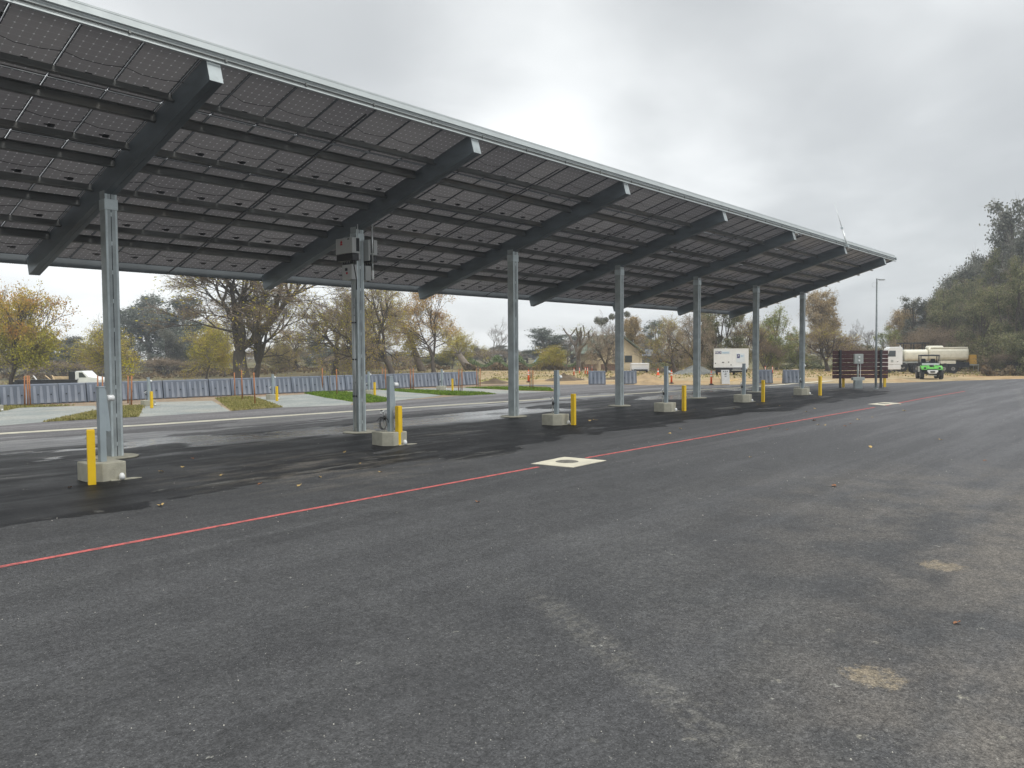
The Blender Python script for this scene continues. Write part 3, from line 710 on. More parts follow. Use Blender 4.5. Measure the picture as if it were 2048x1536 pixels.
# ------------------------------------------------------------------ water barriers
def barrier_proto():
    r = thing('water_barrier', 'grey ribbed plastic water barrier in the long unbroken row behind the grass and gravel pads', 'barrier', (0, 0, 0), 0, 'water filled barriers standing in a long row')
    Lb, Hb = 1.34, 1.07
    b = MB(); prof = [(-.27, 0), (.27, 0), (.27, .06), (.11, Hb-.05), (.08, Hb), (-.08, Hb), (-.11, Hb-.05), (-.27, .06)]
    X = Matrix(((0, 0, 1, -Lb/2), (1, 0, 0, 0), (0, 1, 0, 0), (0, 0, 0, 1)))
    b.prism(prof, 0, Lb, X=X); b.build('body', 'barrier', r, bevel=.012)
    for sd_ in (-1, 1):
        b = MB()
        for k in range(4):
            xk = -Lb/2+.2+k*.315; w0, w1 = .085, .055
            y0, y1 = sd_*.30, sd_*.135
            vs = [(xk-w0, y0, .05), (xk+w0, y0, .05), (xk+w1, y1, Hb-.12), (xk-w1, y1, Hb-.12), (xk-w0, sd_*.2, .05), (xk+w0, sd_*.2, .05), (xk+w1, sd_*.05, Hb-.1), (xk-w1, sd_*.05, Hb-.1)]
            b.add(vs, [(0, 1, 2, 3), (4, 7, 6, 5), (0, 4, 5, 1), (1, 5, 6, 2), (2, 6, 7, 3), (3, 7, 4, 0)] if sd_ < 0 else [(3, 2, 1, 0), (5, 6, 7, 4), (1, 5, 4, 0), (2, 6, 5, 1), (3, 7, 6, 2), (0, 4, 7, 3)])
        b.build('rib', 'barrier_pale', r)
    b = MB()
    for xk in (-Lb/2+.36, Lb/2-.36): b.lathe([(.032, -.02), (.032, .02)], (xk, -.21, .5), 10, R=Matrix.Rotation(pi/2-.18, 3, 'X'))
    b.build('drain_hole', 'slot', r)
    b = MB(); b.box((-Lb/2+.03, 0, .5), (.03, .3, .9), ty=.4); b.box((Lb/2-.02, 0, .5), (.025, .3, .9), ty=.4); b.build('end_flange', 'barrier_pale', r)
    return r
BPx = barrier_proto(); A0 = V((46.0, 43.75)); A1 = V((9.0, 47.3)); dv = (A1-A0).normalized()
rb = random.Random(8); nb_ = int((A1-A0).length/1.375)
for i in range(nb_):
    q = A0+dv*(.68+1.375*i); loc = (q.x, q.y+rb.uniform(-.04, .04), 0); rz = math.atan2(-dv.y, -dv.x)+rb.uniform(-.03, .03)
    if i == 0: BPx.location = loc; BPx.rotation_euler = (0, 0, rz); o = BPx
    else: o = copy_tree(BPx, loc, rz)
def lone(u, v, rz, label):
    P = G(u, v); o = copy_tree(BPx, P, rz, label); o['group'] = 'loose water barriers at the edge of the dirt'
lone(1194, 768.5, -.86, 'grey barrier standing alone at the dirt edge, left of the fourth canopy post')
lone(1256, 768, -.86, 'grey barrier half hidden behind the fourth canopy post')
lone(1527, 766.5, -.86, 'grey water barrier beside the sixth canopy post at the dirt edge')
lone(1583, 766.5, -.86, 'grey water barrier with white sticker behind the farthest pedestal')

# ------------------------------------------------------------------ delineators, cones, sign
def delin(label):
    r = thing('delineator_post', label, 'delineator', (0, 0, 0), 0, 'orange delineator posts on the dirt')
    b = MB(); b.lathe([(.2, 0), (.2, .05), (.09, .08), (.085, .1)], n=8); b.build('base', 'rubber', r)
    b = MB(); b.lathe([(.085, .08), (.06, .95), (.03, 1.0), (.03, 1.08), (.05, 1.1)], n=12); b.build('tube', 'orange_plastic', r, smooth=True)
    b = MB(); b.lathe([(.0745, .62), (.0715, .74)], n=12); b.build('reflective_band', 'reflective', r, smooth=True)
    b = MB(); b.lathe([(.068, .82), (.066, .92)], n=12); b.build('reflective_band', 'reflective', r, smooth=True)
    return r
def cone(label):
    r = thing('traffic_cone', label, 'traffic cone', (0, 0, 0), 0, 'orange traffic cones on the dirt')
    b = MB(); b.box((0, 0, .02), (.4, .4, .04)); b.lathe([(.15, .04), (.03, .7), (.025, .72)], n=14); b.build('body', 'orange_plastic', r)
    b = MB(); b.lathe([(.098, .33), (.07, .48)], n=14); b.build('band', 'reflective', r); return r
dl = [(1148, 752, 'leftmost of the group left of the lone barrier'), (1159, 750, 'second of the group left of the lone barrier'), (1170.5, 749.5, 'third of the group left of the lone barrier'),
      (1175, 750, 'just left of the lone barrier, beside its twin'), (1184, 744, 'farthest, by the brick wall'), (1057, 764.5, 'beside the young tree at the right end of the green grass'),
      (1343, 767, 'just behind the fourth pedestal'), (1422.5, 769.5, 'left of the white folding sign'), (1530.5, 748, 'behind the barrier at the sixth canopy post'), (1545, 748, 'behind the gap between the two right barriers')]
d0 = None
for i, (u, v, tx) in enumerate(dl):
    lb = 'orange delineator post, '+tx; P = G(u, v); s = .8 if depth(P) > 70 else 1.
    if i == 0: d0 = delin(lb); d0.location = P; d0.scale = (s,)*3
    else: copy_tree(d0, P, 0, lb, s)
d0 = cone('orange cone at the foot of the white trailer left end'); d0.location = G(1435, 747)
copy_tree(d0, G(1316, 750), .4, 'orange cone on the dirt right of the sand heap', 1.0)
P = G(1450, 768.5); r = thing('folding_sign', 'white folding sandwich board standing at the asphalt edge before the white trailer', 'sign', P, face_cam(P)+.25)
def lean(x0, x1): return None
b = MB(); b.bar((.28, 0, .03), (.03, 0, 1.12), .62, .03, up=(1, 0, 0)); b.build('front_panel', 'white_plastic', r)
b = MB(); b.bar((-.32, 0, .0), (.0, 0, 1.1), .60, .03, up=(1, 0, 0)); b.build('rear_panel', 'cream', r)
b = MB()
for (y0, z0, wy, hz) in ((-.14, 1.0, .06, .09), (.0, 1.02, .05, .05), (0, .96, .1, .03), (.14, 1.0, .06, .09), (.0, .78, .16, .035), (.03, .84, .1, .03), (0, .62, .14, .035)):
    xx = .28-(z0/1.12)*.25+.024; b.box((xx, y0, z0), (.008, wy, hz), ry=-.22)
b.build('printed_marks', 'slot', r)

# ------------------------------------------------------------------ fence screen and power post
fa, fb = G(1679, 775.5), G(1760, 775.5); D0 = (depth(fa)+depth(fb))/2
fa, fb = PD(1679, D0), PD(1760, D0); fr = (fb-fa); ang = math.atan2(fr.y, fr.x); mid_ = (fa+fb)/2
fs = thing('slat_screen', 'dark maroon horizontal slat screen on two grey steel posts at the end of the lot', 'screen', mid_, ang)
hw = fr.length/2; z0, z1 = ZV(mid_, 757), ZV(mid_, 701)
for sgn in (-1, 1):
    b = MB(); b.box((sgn*hw, -.10, z1/2+.02), (.13, .12, z1+.04)); b.build('post', 'dark_steel', fs, bevel=.008)
xl, xr = -hw-.50, hw+.53; hh = (z1-z0)/7
for k in range(7):
    b = MB(); b.box(((xl+xr)/2, 0, z0+hh*(k+.5)), (xr-xl, .04, hh-(.035 if k in (1, 2, 3, 4) else .018))); b.build('slat', 'maroon', fs)
for u, lb in ((1686.5, 'yellow bollard behind the left end of the maroon slat screen'), (1769, 'yellow bollard behind the right end of the maroon slat screen')):
    copy_tree(P_, PD(u, D0+.8), ang, lb, 1.0)
P = PD(1715.5, D0-.9); r = thing('power_meter_post', 'grey electrical box on a pole standing in front of the maroon slat screen', 'electrical box', P, ang)
b = MB(); b.tube([(0, 0, .5), (0, 0, 1.7)], .06, 10); b.build('pole', 'grey_box', r, smooth=True)
b = MB(); b.box((0, -.05, 2.0), (.60, .2, .66)); b.build('cabinet', 'grey_box', r, bevel=.02)
b = MB()
for zz_ in (2.12, 1.88): b.box((.0, -.17, zz_), (.13, .05, .12), ty=.8)
b.build('meter', 'white_paint', r, bevel=.02)
b = MB(); b.box((0, 0, .66), (.80, .3, .22)); b.build('trough', 'grey_box', r, bevel=.01)
b = MB(); b.box((0, 0, .27), (.5, .28, .56))
for k in range(7): b.box((-.21+k*.07, -.145, .27), (.02, .02, .5))
b.build('ribbed_base', 'galv', r)
b = MB(); b.tube([(.17, 0, .75), (.17, 0, 1.68)], .02, 6); b.build('conduit', 'white_paint', r)
P = G(1751.5, 778); r = thing('light_pole', 'tall slim grey light pole with one small lamp head in front of the slat screen', 'light pole', P, ang)
zt_ = ZV(P, 558); b = MB(); b.tube([(0, 0, 0), (0, 0, zt_)], [.075, .055], 10); b.build('pole', 'galv', r, smooth=True)
b = MB(); b.lathe([(.16, 0), (.16, .03)], n=12); b.build('base_plate', 'galv', r)
b = MB(); b.bar((0, 0, zt_-.05), (.16, 0, zt_-.06), .05, .05); b.box((.32, 0, zt_-.08), (.34, .2, .07), tx=.9); b.build('lamp_head', 'grey_box', r, bevel=.01)
b = MB(); b.tube([(-.17+.17*cos(a*.4), 0, zt_-.4+.17*sin(a*.4)) for a in range(17)], .008, 4, cap=False); b.build('wire_loop', 'alu', r)

# ------------------------------------------------------------------ vehicles
def wheel(name, root, x, y, r_, w_, rimr=.55, z=None):
    o = bpy.data.objects.new(name, None); R = Matrix.Rotation(pi/2, 3, 'X')
    b = MB(); b.lathe([(r_*rimr, -w_/2), (r_*.93, -w_/2), (r_, -w_*.3), (r_, w_*.3), (r_*.93, w_/2), (r_*rimr, w_/2)], (x, y, z or r_), 20, R=R)
    t_ = b.build('wheel', 'rubber', root, smooth=False)
    b = MB(); b.lathe([(r_*rimr*1.01, -w_*.46), (r_*rimr*.6, -w_*.52), (r_*.12, -w_*.5), (r_*.12, w_*.5), (r_*rimr*.6, w_*.52), (r_*rimr*1.01, w_*.46)], (x, y, z or r_), 16, R=R)
    b.build('rim', 'rim', t_)
# utility vehicle, front looks at the camera
P = PD(1858, 69.5); r = thing('utility_vehicle', 'bright green and black off-road buggy parked facing the lot in front of the tanker truck', 'off-road vehicle', P, face_cam(P)+.16, scale=1.10)
b = MB(); b.box((-.1, 0, .55), (2.7, 1.1, .26)); b.box((-1.1, 0, .85), (1.1, 1.35, .32)); b.bar((1.3, 0, .42), (1.5, 0, .62), .8, .2); b.box((1.18, 0, .72), (.16, 1.0, .28)); b.build('chassis', 'black_plastic', r, bevel=.02)
b = MB()
hood = [(.55, .98), (.62, 1.12), (1.05, 1.06), (1.42, .90), (1.46, .80), (1.3, .80), (1.0, .9)]
b.prism(hood[::-1], -.34, .34, X=Matrix(((1, 0, 0, 0), (0, 0, 1, 0), (0, 1, 0, 0), (0, 0, 0, 1))))
for sg in (-1, 1):
    fd = [(.45, .90), (.55, 1.10), (1.05, 1.06), (1.38, .92), (1.46, .76), (1.36, .74), (1.1, .86), (.7, .84)]
    b.prism(fd[::-1], .345 if sg > 0 else -.76, .76 if sg > 0 else -.345, X=Matrix(((1, 0, 0, 0), (0, 0, 1, 0), (0, 1, 0, 0), (0, 0, 0, 1))))
b.build('hood', 'lime', r, bevel=.03)
b = MB(); b.box((1.08, 0, 1.07), (.4, .3, .04), ry=.25); b.box((1.44, 0, .66), (.06, .7, .2)); b.build('grille', 'black_plastic', r)
for sg in (-1, 1):
    b = MB(); b.lathe([(.10, 0), (.08, .05)], (1.38, sg*.52, .88), 10, R=Matrix.Rotation(pi/2, 3, 'Y')); b.build('headlight', 'black_plastic', r)
    b = MB(); b.box((0, sg*.74, .78), (.8, .04, .46)); b.build('door', 'grey_box', r, bevel=.02)
    b = MB(); b.tube([(.62, sg*.82, 1.16), (.66, sg*1.0, 1.2)], .015, 6); b.box((.66, sg*1.02, 1.2), (.05, .2, .1)); b.build('mirror', 'black_plastic', r)
    b = MB(); b.box((-.25, sg*.35, .95), (.5, .48, .14)); b.box((-.52, sg*.35, 1.3), (.13, .46, .64), tx=.8, ty=.72, ry=-.15); b.build('seat', 'black_plastic', r, bevel=.04)
    for xw in (-.95, 1.02): wheel('wheel', r, xw, sg*.68, .36, .27)
b = MB()
for sg in (-1, 1):
    b.tube([(.68, sg*.68, 1.05), (.42, sg*.66, 1.86)], .03, 8); b.tube([(.42, sg*.66, 1.86), (-.78, sg*.66, 1.88), (-.9, sg*.66, .95)], .03, 8); b.tube([(-.1, sg*.7, .85), (-.15, sg*.66, 1.87)], .028, 8)
for xx, zz_ in ((.42, 1.86), (-.78, 1.88), (-.9, 1.3)): b.tube([(xx, -.66, zz_), (xx, .66, zz_)], .03, 8)
b.build('roll_cage', 'dark_steel', r, smooth=True)
b = MB(); b.box((-.18, 0, 1.92), (1.32, 1.42, .05), tx=.96, ty=.94); b.box((-.18, .25, 1.95), (1.1, .05, .02)); b.box((-.18, -.25, 1.95), (1.1, .05, .02)); b.build('roof', 'dark_steel', r, bevel=.02)
b = MB(); b.bar((.66, 0, 1.12), (.61, 0, 1.27), 1.26, .015, up=(1, 0, 0)); b.build('windshield', 'grey_box', r)
b = MB(); b.tube([(.34+.17*cos(a*.52)*.35, .35+.18*sin(a*.52), 1.28+.17*cos(a*.52)) for a in range(13)], .018, 6, cap=False); b.build('steering_wheel', 'black_plastic', r)
b = MB(); b.prism([(-.34, .74), (-.40, .68), (-.26, .46), (.26, .46), (.40, .68), (.34, .74)][::-1], 0, .05, X=Matrix(((0, 0, 1, 1.55), (1, 0, 0, 0), (0, 1, 0, 0), (0, 0, 0, 1)))); b.build('bumper_plate', 'white_paint', r, bevel=.01)
b = MB(); b.tube([(1.61, -.12, .6), (1.61, .12, .6)], .06, 8); b.box((1.61, 0, .6), (.02, .34, .1)); b.build('winch', 'black_plastic', r)
b = MB(); b.box((1.45, 0, .30), (.03, .6, .05)); b.build('skid_bar', 'grey_box', r)

# tanker truck, side on, cab at the left of the photo; local +X = towards the cab
P = PD(1850, 86); P2_ = PD(1700, 88); ta = math.atan2((P2_-P).y, (P2_-P).x)
r = thing('tanker_truck', 'white cab truck with long cream tank body parked behind the green buggy', 'tanker truck', P, ta)
SD = Matrix(((1, 0, 0, 0), (0, 0, 1, 0), (0, 1, 0, 0), (0, 0, 0, 1)))
def sideprism(b, poly, y0, y1, mi=None): b.prism(poly, y0, y1, mi=mi, X=SD)
b = MB(); sideprism(b, [(2.5, .95), (4.2, .95), (4.2, 2.0), (3.95, 2.75), (3.7, 2.9), (2.7, 2.92), (2.5, 2.8)], -1.15, 1.15); b.box((3.4, 0, .68), (1.5, 2.3, .5)); b.box((4.45, 0, 1.1), (.5, 2.0, .9)); b.build('cab', 'white_paint', r, bevel=.05)
for sg in (-1, 1):
    b = MB(); sideprism(b, [(3.2, 1.85), (4.0, 1.85), (3.85, 2.5), (3.2, 2.5)], sg*1.155-.01, sg*1.155+.01); b.build('side_window', 'glass', r)
    b = MB(); b.box((3.55, sg*1.16, 1.35), (.24, .012, .26)); b.build('door_emblem', 'grey_box', r)
    b = MB(); b.box((3.0, sg*1.16, 1.3), (.14, .03, .05)); b.build('door_handle', 'black_plastic', r)
b = MB(); b.tube([(2.35, -.9, 1.0), (2.35, -.9, 3.1)], .07, 8); b.build('exhaust_stack', 'alu', r)
def hull(xa, xb, zc, ry_, rz_, nm):
    b = MB(); pr = []
    n = 24
    for i, (x, k) in enumerate(((xa, .9), (xa+.12, 1.), (xb-.12, 1.), (xb, .9))):
        for j in range(n):
            a = 2*pi*j/n; cx_, cy_ = cos(a), sin(a); e = .55
            b.v.append((x, ry_*k*math.copysign(abs(cx_)**e, cx_), zc+rz_*k*math.copysign(abs(cy_)**e, cy_)))
    for i in range(3):
        for j in range(n): b.f.append((i*n+j, i*n+(j+1) % n, (i+1)*n+(j+1) % n, (i+1)*n+j))
    b.f += [tuple(range(n-1, -1, -1)), tuple(3*n+j for j in range(n))]; b.mi = [0]*len(b.f)
    return b.build(nm, 'cream', r, smooth=False)
hull(-.1, 2.25, 1.95, 1.05, .66, 'front_tank'); hull(-4.0, -.15, 2.1, 1.15, .74, 'rear_tank')
b = MB(); b.box((-2.1, 1.0, 2.78), (3.6, .12, .14)); b.box((-.9, 0, 2.9), (1.6, 1.2, .22), tx=.85, ty=.8); b.build('tank_top_rail', 'cream', r, bevel=.02)
b = MB(); b.box((-.6, 0, .85), (7.4, .9, .28)); b.box((-3.4, 0, .95), (1.4, 1.9, .5)); b.box((1.2, .3, .98), (1.2, 1.2, .3)); b.build('frame', 'truck_black', r)
b = MB(); b.box((-1.9, 1.02, 1.22), (1.7, .15, .34)); b.box((-1.9, -1.02, 1.22), (1.7, .15, .34)); b.build('fender', 'cream', r)
for xw in (3.6, 1.0, -1.6, -2.5):
    for sg in (-1, 1): wheel('wheel', r, xw, sg*.95, .5, .32)
b = MB(); b.box((-4.55, 0, 1.5), (.75, 1.2, 1.0), tx=.9); b.build('pump_housing', 'ochre_paint', r, bevel=.05)
b = MB(); b.box((-4.55, 0, .92), (1.0, 1.7, .1))
for sg in (-1, 1): b.tube([(-5.0, sg*.8, .9), (-5.0, sg*.8, .2)], .03, 6)
b.build('rear_step', 'grey_box', r)
# machine behind
P = PD(1824, 92); r = thing('canopied_machine', 'dark machine with flat green canopy showing above the front tank of the tanker truck', 'machine', P, ta)
b = MB(); b.box((0, 0, 3.35), (3.2, 1.8, .14)); b.build('roof', 'dark_steel', r)
for x in (-1.2, 0, 1.1):
    for sg in (-.7, .7): b = MB(); b.tube([(x, sg, 1.2), (x, sg, 3.3)], .06, 6); b.build('roof_post', 'dark_steel', r)
b = MB(); b.box((0, 0, 1.5), (3.4, 1.7, 1.6), tx=.8); b.build('body', 'grey_box', r, bevel=.05)
for xw in (-1.2, 1.2):
    for sg in (-1, 1): wheel('wheel', r, xw, sg*.8, .55, .35)

# flatbed truck left, side on; local +X = cab (right in photo)
Pa, Pb = PD(35, 80), PD(210, 80); mdl = (Pa+Pb)/2; an_ = math.atan2((Pb-Pa).y, (Pb-Pa).x); Lt = (Pb-Pa).length
r = thing('flatbed_truck', 'black flatbed tow truck with white cab carrying lumber beyond the water barriers', 'truck', (mdl.x, mdl.y, terrain(mdl.x, mdl.y)-.06), an_)
h_ = Lt/2
b = MB(); sideprism(b, [(h_-2.5, .75), (h_-2.5, 2.1), (h_-2.35, 2.2), (h_-1.75, 2.2), (h_-1.15, 1.62), (h_-.25, 1.5), (h_-.05, 1.3), (h_-.05, .75), (h_-.55, .72), (h_-.65, 1.02), (h_-1.15, 1.02), (h_-1.3, .72)][::-1], -.95, .95); b.build('cab', 'white_paint', r, bevel=.04)
for sg in (-1, 1):
    b = MB(); sideprism(b, [(h_-2.1, 1.55), (h_-1.35, 1.55), (h_-1.75, 2.05), (h_-2.1, 2.05)], sg*.955-.008, sg*.955+.008); b.build('side_window', 'glass', r)
    b = MB(); b.box((h_-2.2, sg*.97, 1.4), (.12, .02, .04)); b.build('door_handle', 'slot', r)
b = MB(); b.box((h_-2.85, 0, 1.62), (.6, 1.9, 1.1)); b.build('headboard', 'truck_black', r, bevel=.02)
b = MB(); b.box((-.9, 0, 1.14), (Lt-2.7, 2.3, .42)); b.box((-.9, 0, .72), (Lt-3, .9, .3)); b.box((-h_+.5, 0, .9), (.9, 1.6, .5)); b.tube([(-h_+.1, 0, 1.05), (-h_+.9, 0, 1.2)], .16, 8); b.build('flatbed', 'truck_black', r, bevel=.01)
b = MB(); b.box((h_-.1, 0, .7), (.1, 1.9, .2)); b.build('front_bumper', 'alu', r)
for xw in (h_-.9, -h_+2.6):
    for sg in (-1, 1): wheel('wheel', r, xw, sg*.85, .42, .28, .5)
lo = thing('lumber_stack', 'stack of pale planks lying on the bed of the black flatbed truck', 'lumber', (mdl.x, mdl.y, terrain(mdl.x, mdl.y)-.06), an_)
rr = random.Random(2)
for k in range(9):
    b = MB(); b.box((.9+rr.uniform(-.2, .2), -.75+.28*(k % 6), 1.42+.1*(k//6)+.1*(k % 2)), (2.7+rr.uniform(-.4, .3), .24, .09)); b.build('plank', 'lumber', lo)
for k, (x0_, x1_) in enumerate(((-1.0, -.45), (-.3, -.05), (-2.2, -1.85))):
    b = MB(); b.bar((x0_, -1.0, 1.78), (x1_, -1.05, 1.36), .12, .06); b.build('plank', 'lumber' if k < 2 else 'white_paint', lo)

# white box trailer with printing
P = PD(1462, 84); tr_a = face_cam(P)+.0
r = thing('box_trailer', 'white box trailer with blue lettering parked on the dirt between the canopy posts', 'trailer', P, tr_a)
wt = 67*84/FPX; zb, ztp = ZV(P, 735), ZV(P, 697)
b = MB(); b.box((-1.1, 0, (zb+ztp)/2), (2.2, wt, ztp-zb)); b.build('box_body', 'white_paint', r, bevel=.03)
b = MB(); b.box((.008, -.62, (zb+ztp)/2), (.012, wt/2-.15, ztp-zb-.15)); 
for k in range(9): b.box((.017, -wt*.235, zb+.25+k*.23), (.006, wt*.44, .02))
b.build('shutter_door', 'grey_box' if False else 'white_paint', r)
b = MB()
for yy in (-wt/2+.02, wt/2-.02, wt*.03): b.box((.012, yy, (zb+ztp)/2), (.02, .05, ztp-zb))
for zz_ in (zb+.03, ztp-.03): b.box((.014, 0, zz_), (.02, wt, .06))
b.build('frame', 'white_plastic', r)
b = MB(); b.box((-.9, 0, zb-.28), (2.0, wt*.9, .5)); b.box((-.2, .2, zb-.45), (.5, 1.0, .2)); b.build('undercarriage', 'black_plastic', r)
b = MB(); b.box((.2, wt*.17, zb-.16), (.5, .9, .06)); b.box((.3, wt*.17, zb-.3), (.6, 1.1, .05)); b.build('entry_step', 'alu', r)
for sg in (-1, 1): wheel('wheel', r, -1.1, sg*.9-.6, .34, .24)
def text(s, name, parent, loc, size, mtl, ext=.004, rz=pi/2, bold=0.):
    cu = bpy.data.curves.new(name, 'FONT'); cu.body = s; cu.size = size; cu.extrude = ext; cu.offset = bold; cu.align_x = 'CENTER'; cu.align_y = 'CENTER'
    to = bpy.data.objects.new('tmp', cu); COL.objects.link(to); dg = bpy.context.evaluated_depsgraph_get()
    me = bpy.data.meshes.new_from_object(to.evaluated_get(dg)); bpy.data.objects.remove(to)
    me.materials.clear(); me.materials.append(MATS[mtl]); o = bpy.data.objects.new(name, me); COL.objects.link(o); o.parent = parent
    o.location = loc; o.rotation_euler = (pi/2, 0, rz); return o
# local +Y is left..right? seen from the camera (+X looks at it) local +Y lies to the right
b = MB(); b.box((.012, -wt*.235, ztp-.42), (.01, wt*.42, .36)); b.build('decal', 'decal', r)
b = MB(); b.box((.022, -wt*.37, ztp-.42), (.01, .66, .26)); b.build('decal_block', 'navy', r)
text('PBCX', 'lettering', r, (.032, -wt*.37, ztp-.42), .26, 'white_plastic', bold=.004)
text('mapping', 'lettering', r, (.026, -wt*.16, ztp-.43), .22, 'sky_blue', bold=.004)
b = MB(); b.box((.03, wt*.27, (zb+ztp)/2), (.01, .85, .95)); b.build('decal', 'decal', r)
b = MB(); b.box((.04, wt*.21, (zb+ztp)/2+.2), (.01, .3, .42)); b.build('decal_block', 'navy', r)
text('P', 'lettering', r, (.05, wt*.21, (zb+ztp)/2+.2), .3, 'white_plastic', bold=.004)
text('BC', 'lettering', r, (.04, wt*.32, (zb+ztp)/2+.2), .26, 'sky_blue', bold=.004)
b = MB()
for yy, zz_, s_ in ((-wt*.23, zb+.55, .22), (-wt*.07, zb+.58, .13), (-wt*.45, zb+.45, .1), (0, zb+.28, .1)): b.box((.025, yy, zz_), (.02, s_, .09))
b.build('latch', 'slot', r)
# pale cable from trailer to sign
b = MB(); Pc = PD(1436, 90); Pe = PD(1443, 66)
b.tube([Pc+V((0, 0, 1.0)), Pc.lerp(Pe, .1)+V((0, 0, .5)), Pc.lerp(Pe, .3)+V((0, 0, .08)), Pe+V((0, 0, .02)), PD(1475, 70)], .035, 5); tag(b.build('power_cable', 'extension_yellow'), 'pale yellow cable running from the white trailer over the dirt', 'cable')
# white dump trailer
P = PD(1281, 91); r = thing('dump_trailer', 'small white panelled trailer behind the sand heap near the house', 'trailer', P, face_cam(P)+.1)
wd_ = 34*91/FPX; zt_ = ZV(P, 727)
b = MB(); b.box((-1.2, 0, (zt_+.3)/2+.02), (2.4, wd_, zt_-.3), tx=1.02, ty=1.03)
for k in range(5): b.box((.03, -wd_/2+.06+k*(wd_-.12)/4, (zt_+.3)/2), (.06, .06, zt_-.35))
b.box((.03, 0, zt_-.03), (.08, wd_*1.03, .08)); b.build('box', 'white_paint', r)
b = MB(); b.box((-1., 0, .42), (2.6, wd_*.8, .2)); b.box((.4, -wd_*.5, .45), (1.0, .15, .12)); b.build('frame', 'truck_black', r)
for sg in (-1, 1): wheel('wheel', r, -1.2, sg*wd_*.42, .33, .2)

# ------------------------------------------------------------------ house and far roofs
P = PD(1240, 116); a = face_cam(P)+.5
r = thing('house', 'cream walled house with grey green gable roof behind the brown tree', 'house', P, a)
b = MB(); b.box((-4, 0, 1.3), (8, 6.6, 2.6)); b.prism([(-3.3, 2.6), (3.3, 2.6), (0, 5.0)], 0, .2, X=Matrix(((0, 0, 1, -.2), (1, 0, 0, 0), (0, 1, 0, 0), (0, 0, 0, 1)))); b.build('wall', 'stucco', r)
for sg in (-1, 1):
    b = MB(); b.bar((.5, 0, 5.08), (-9, 0, 5.08), .01, .01); b.v = []; b.f = []; b.mi = []
    b.add([(.6, 0, 5.15), (-9, 0, 5.15), (-9, sg*4.1, 2.35), (.6, sg*4.1, 2.35), (.6, 0, 5.0), (-9, 0, 5.0), (-9, sg*4.1, 2.2), (.6, sg*4.1, 2.2)], [(0, 1, 2, 3), (7, 6, 5, 4), (0, 3, 7, 4), (1, 5, 6, 2), (3, 2, 6, 7), (0, 4, 5, 1)] )
    b.build('roof', 'roof_green', r)
b = MB(); b.box((-4.6, 3.6, 1.25), (9, .4, 2.3)); b.build('porch_wall', 'stucco', r)
b = MB(); b.box((.03, -.8, 1.05), (.06, 1.0, 2.1)); b.build('door', 'grey_box', r)
b = MB(); b.box((.03, 1.4, 1.5), (.06, 1.2, 1.0)); b.build('window', 'glass', r)
Pw = PD(1202, 108); r = thing('brick_garden_wall', 'low brown brick wall with cream coping and pillar in front of the house', 'wall', Pw, face_cam(Pw)+.05)
b = MB(); b.box((0, 0, .45), (.4, 4.4, .9)); b.build('brickwork', 'brick', r)
b = MB(); b.box((0, -1.1, 1.15), (.5, 2.2, .5)); b.box((.02, 1.3, 1.0), (.48, 1.8, .22)); b.build('coping', 'stucco', r)
b = MB(); b.box((.1, -.3, 1.0), (.6, .5, 2.0)); b.build('pillar', 'stucco', r)
P = PD(1296, 150); r = thing('barn', 'long low barn with dark blue grey roof beyond the house', 'barn', P, face_cam(P)+.2)
b = MB(); b.box((-3, 0, .9), (6, 9, 1.8)); b.build('wall', 'roof_grey', r)
b = MB(); b.add([(.5, -5, 1.7), (.5, 5, 1.7), (-3, 4.4, 3.0), (-3, -4.4, 3.0), (-6.5, -5, 1.7), (-6.5, 5, 1.7)], [(0, 1, 2, 3), (3, 2, 5, 4), (0, 3, 4), (1, 5, 2), (0, 4, 5, 1)]); b.build('roof', 'roof_grey', r)
P = PD(1087, 150); r = thing('tent', 'small pale blue pitched tent far off by the leaning yellow tree', 'tent', P, face_cam(P)+.3)
b = MB(); b.add([(0, -1.4, 0), (0, 1.4, 0), (0, 0, 1.6), (-4, -1.4, 0), (-4, 1.4, 0), (-4, 0, 1.6)], [(0, 1, 2), (3, 5, 4), (0, 2, 5, 3), (1, 4, 5, 2)]); b.build('fabric', 'tent_blue', r)
b = MB(); b.tube([(.05, 0, 0), (.05, 0, 1.6)], .05, 6); b.build('pole', 'white_paint', r)
# far double lamp
P = PD(91, 150); r = thing('street_lamp', 'far pale double headed street lamp behind the flatbed truck', 'street lamp', P, face_cam(P))
zt_ = ZV(P, 711); b = MB(); b.tube([(0, 0, 0), (0, 0, zt_)], .09, 6); b.build('pole', 'alu', r)
for sg in (-1, 1): b = MB(); b.box((0, sg*1.0, zt_+.05), (.4, 1.1, .18)); b.tube([(0, 0, zt_), (0, sg*.9, zt_)], .06, 5); b.build('lamp_head', 'white_paint', r)

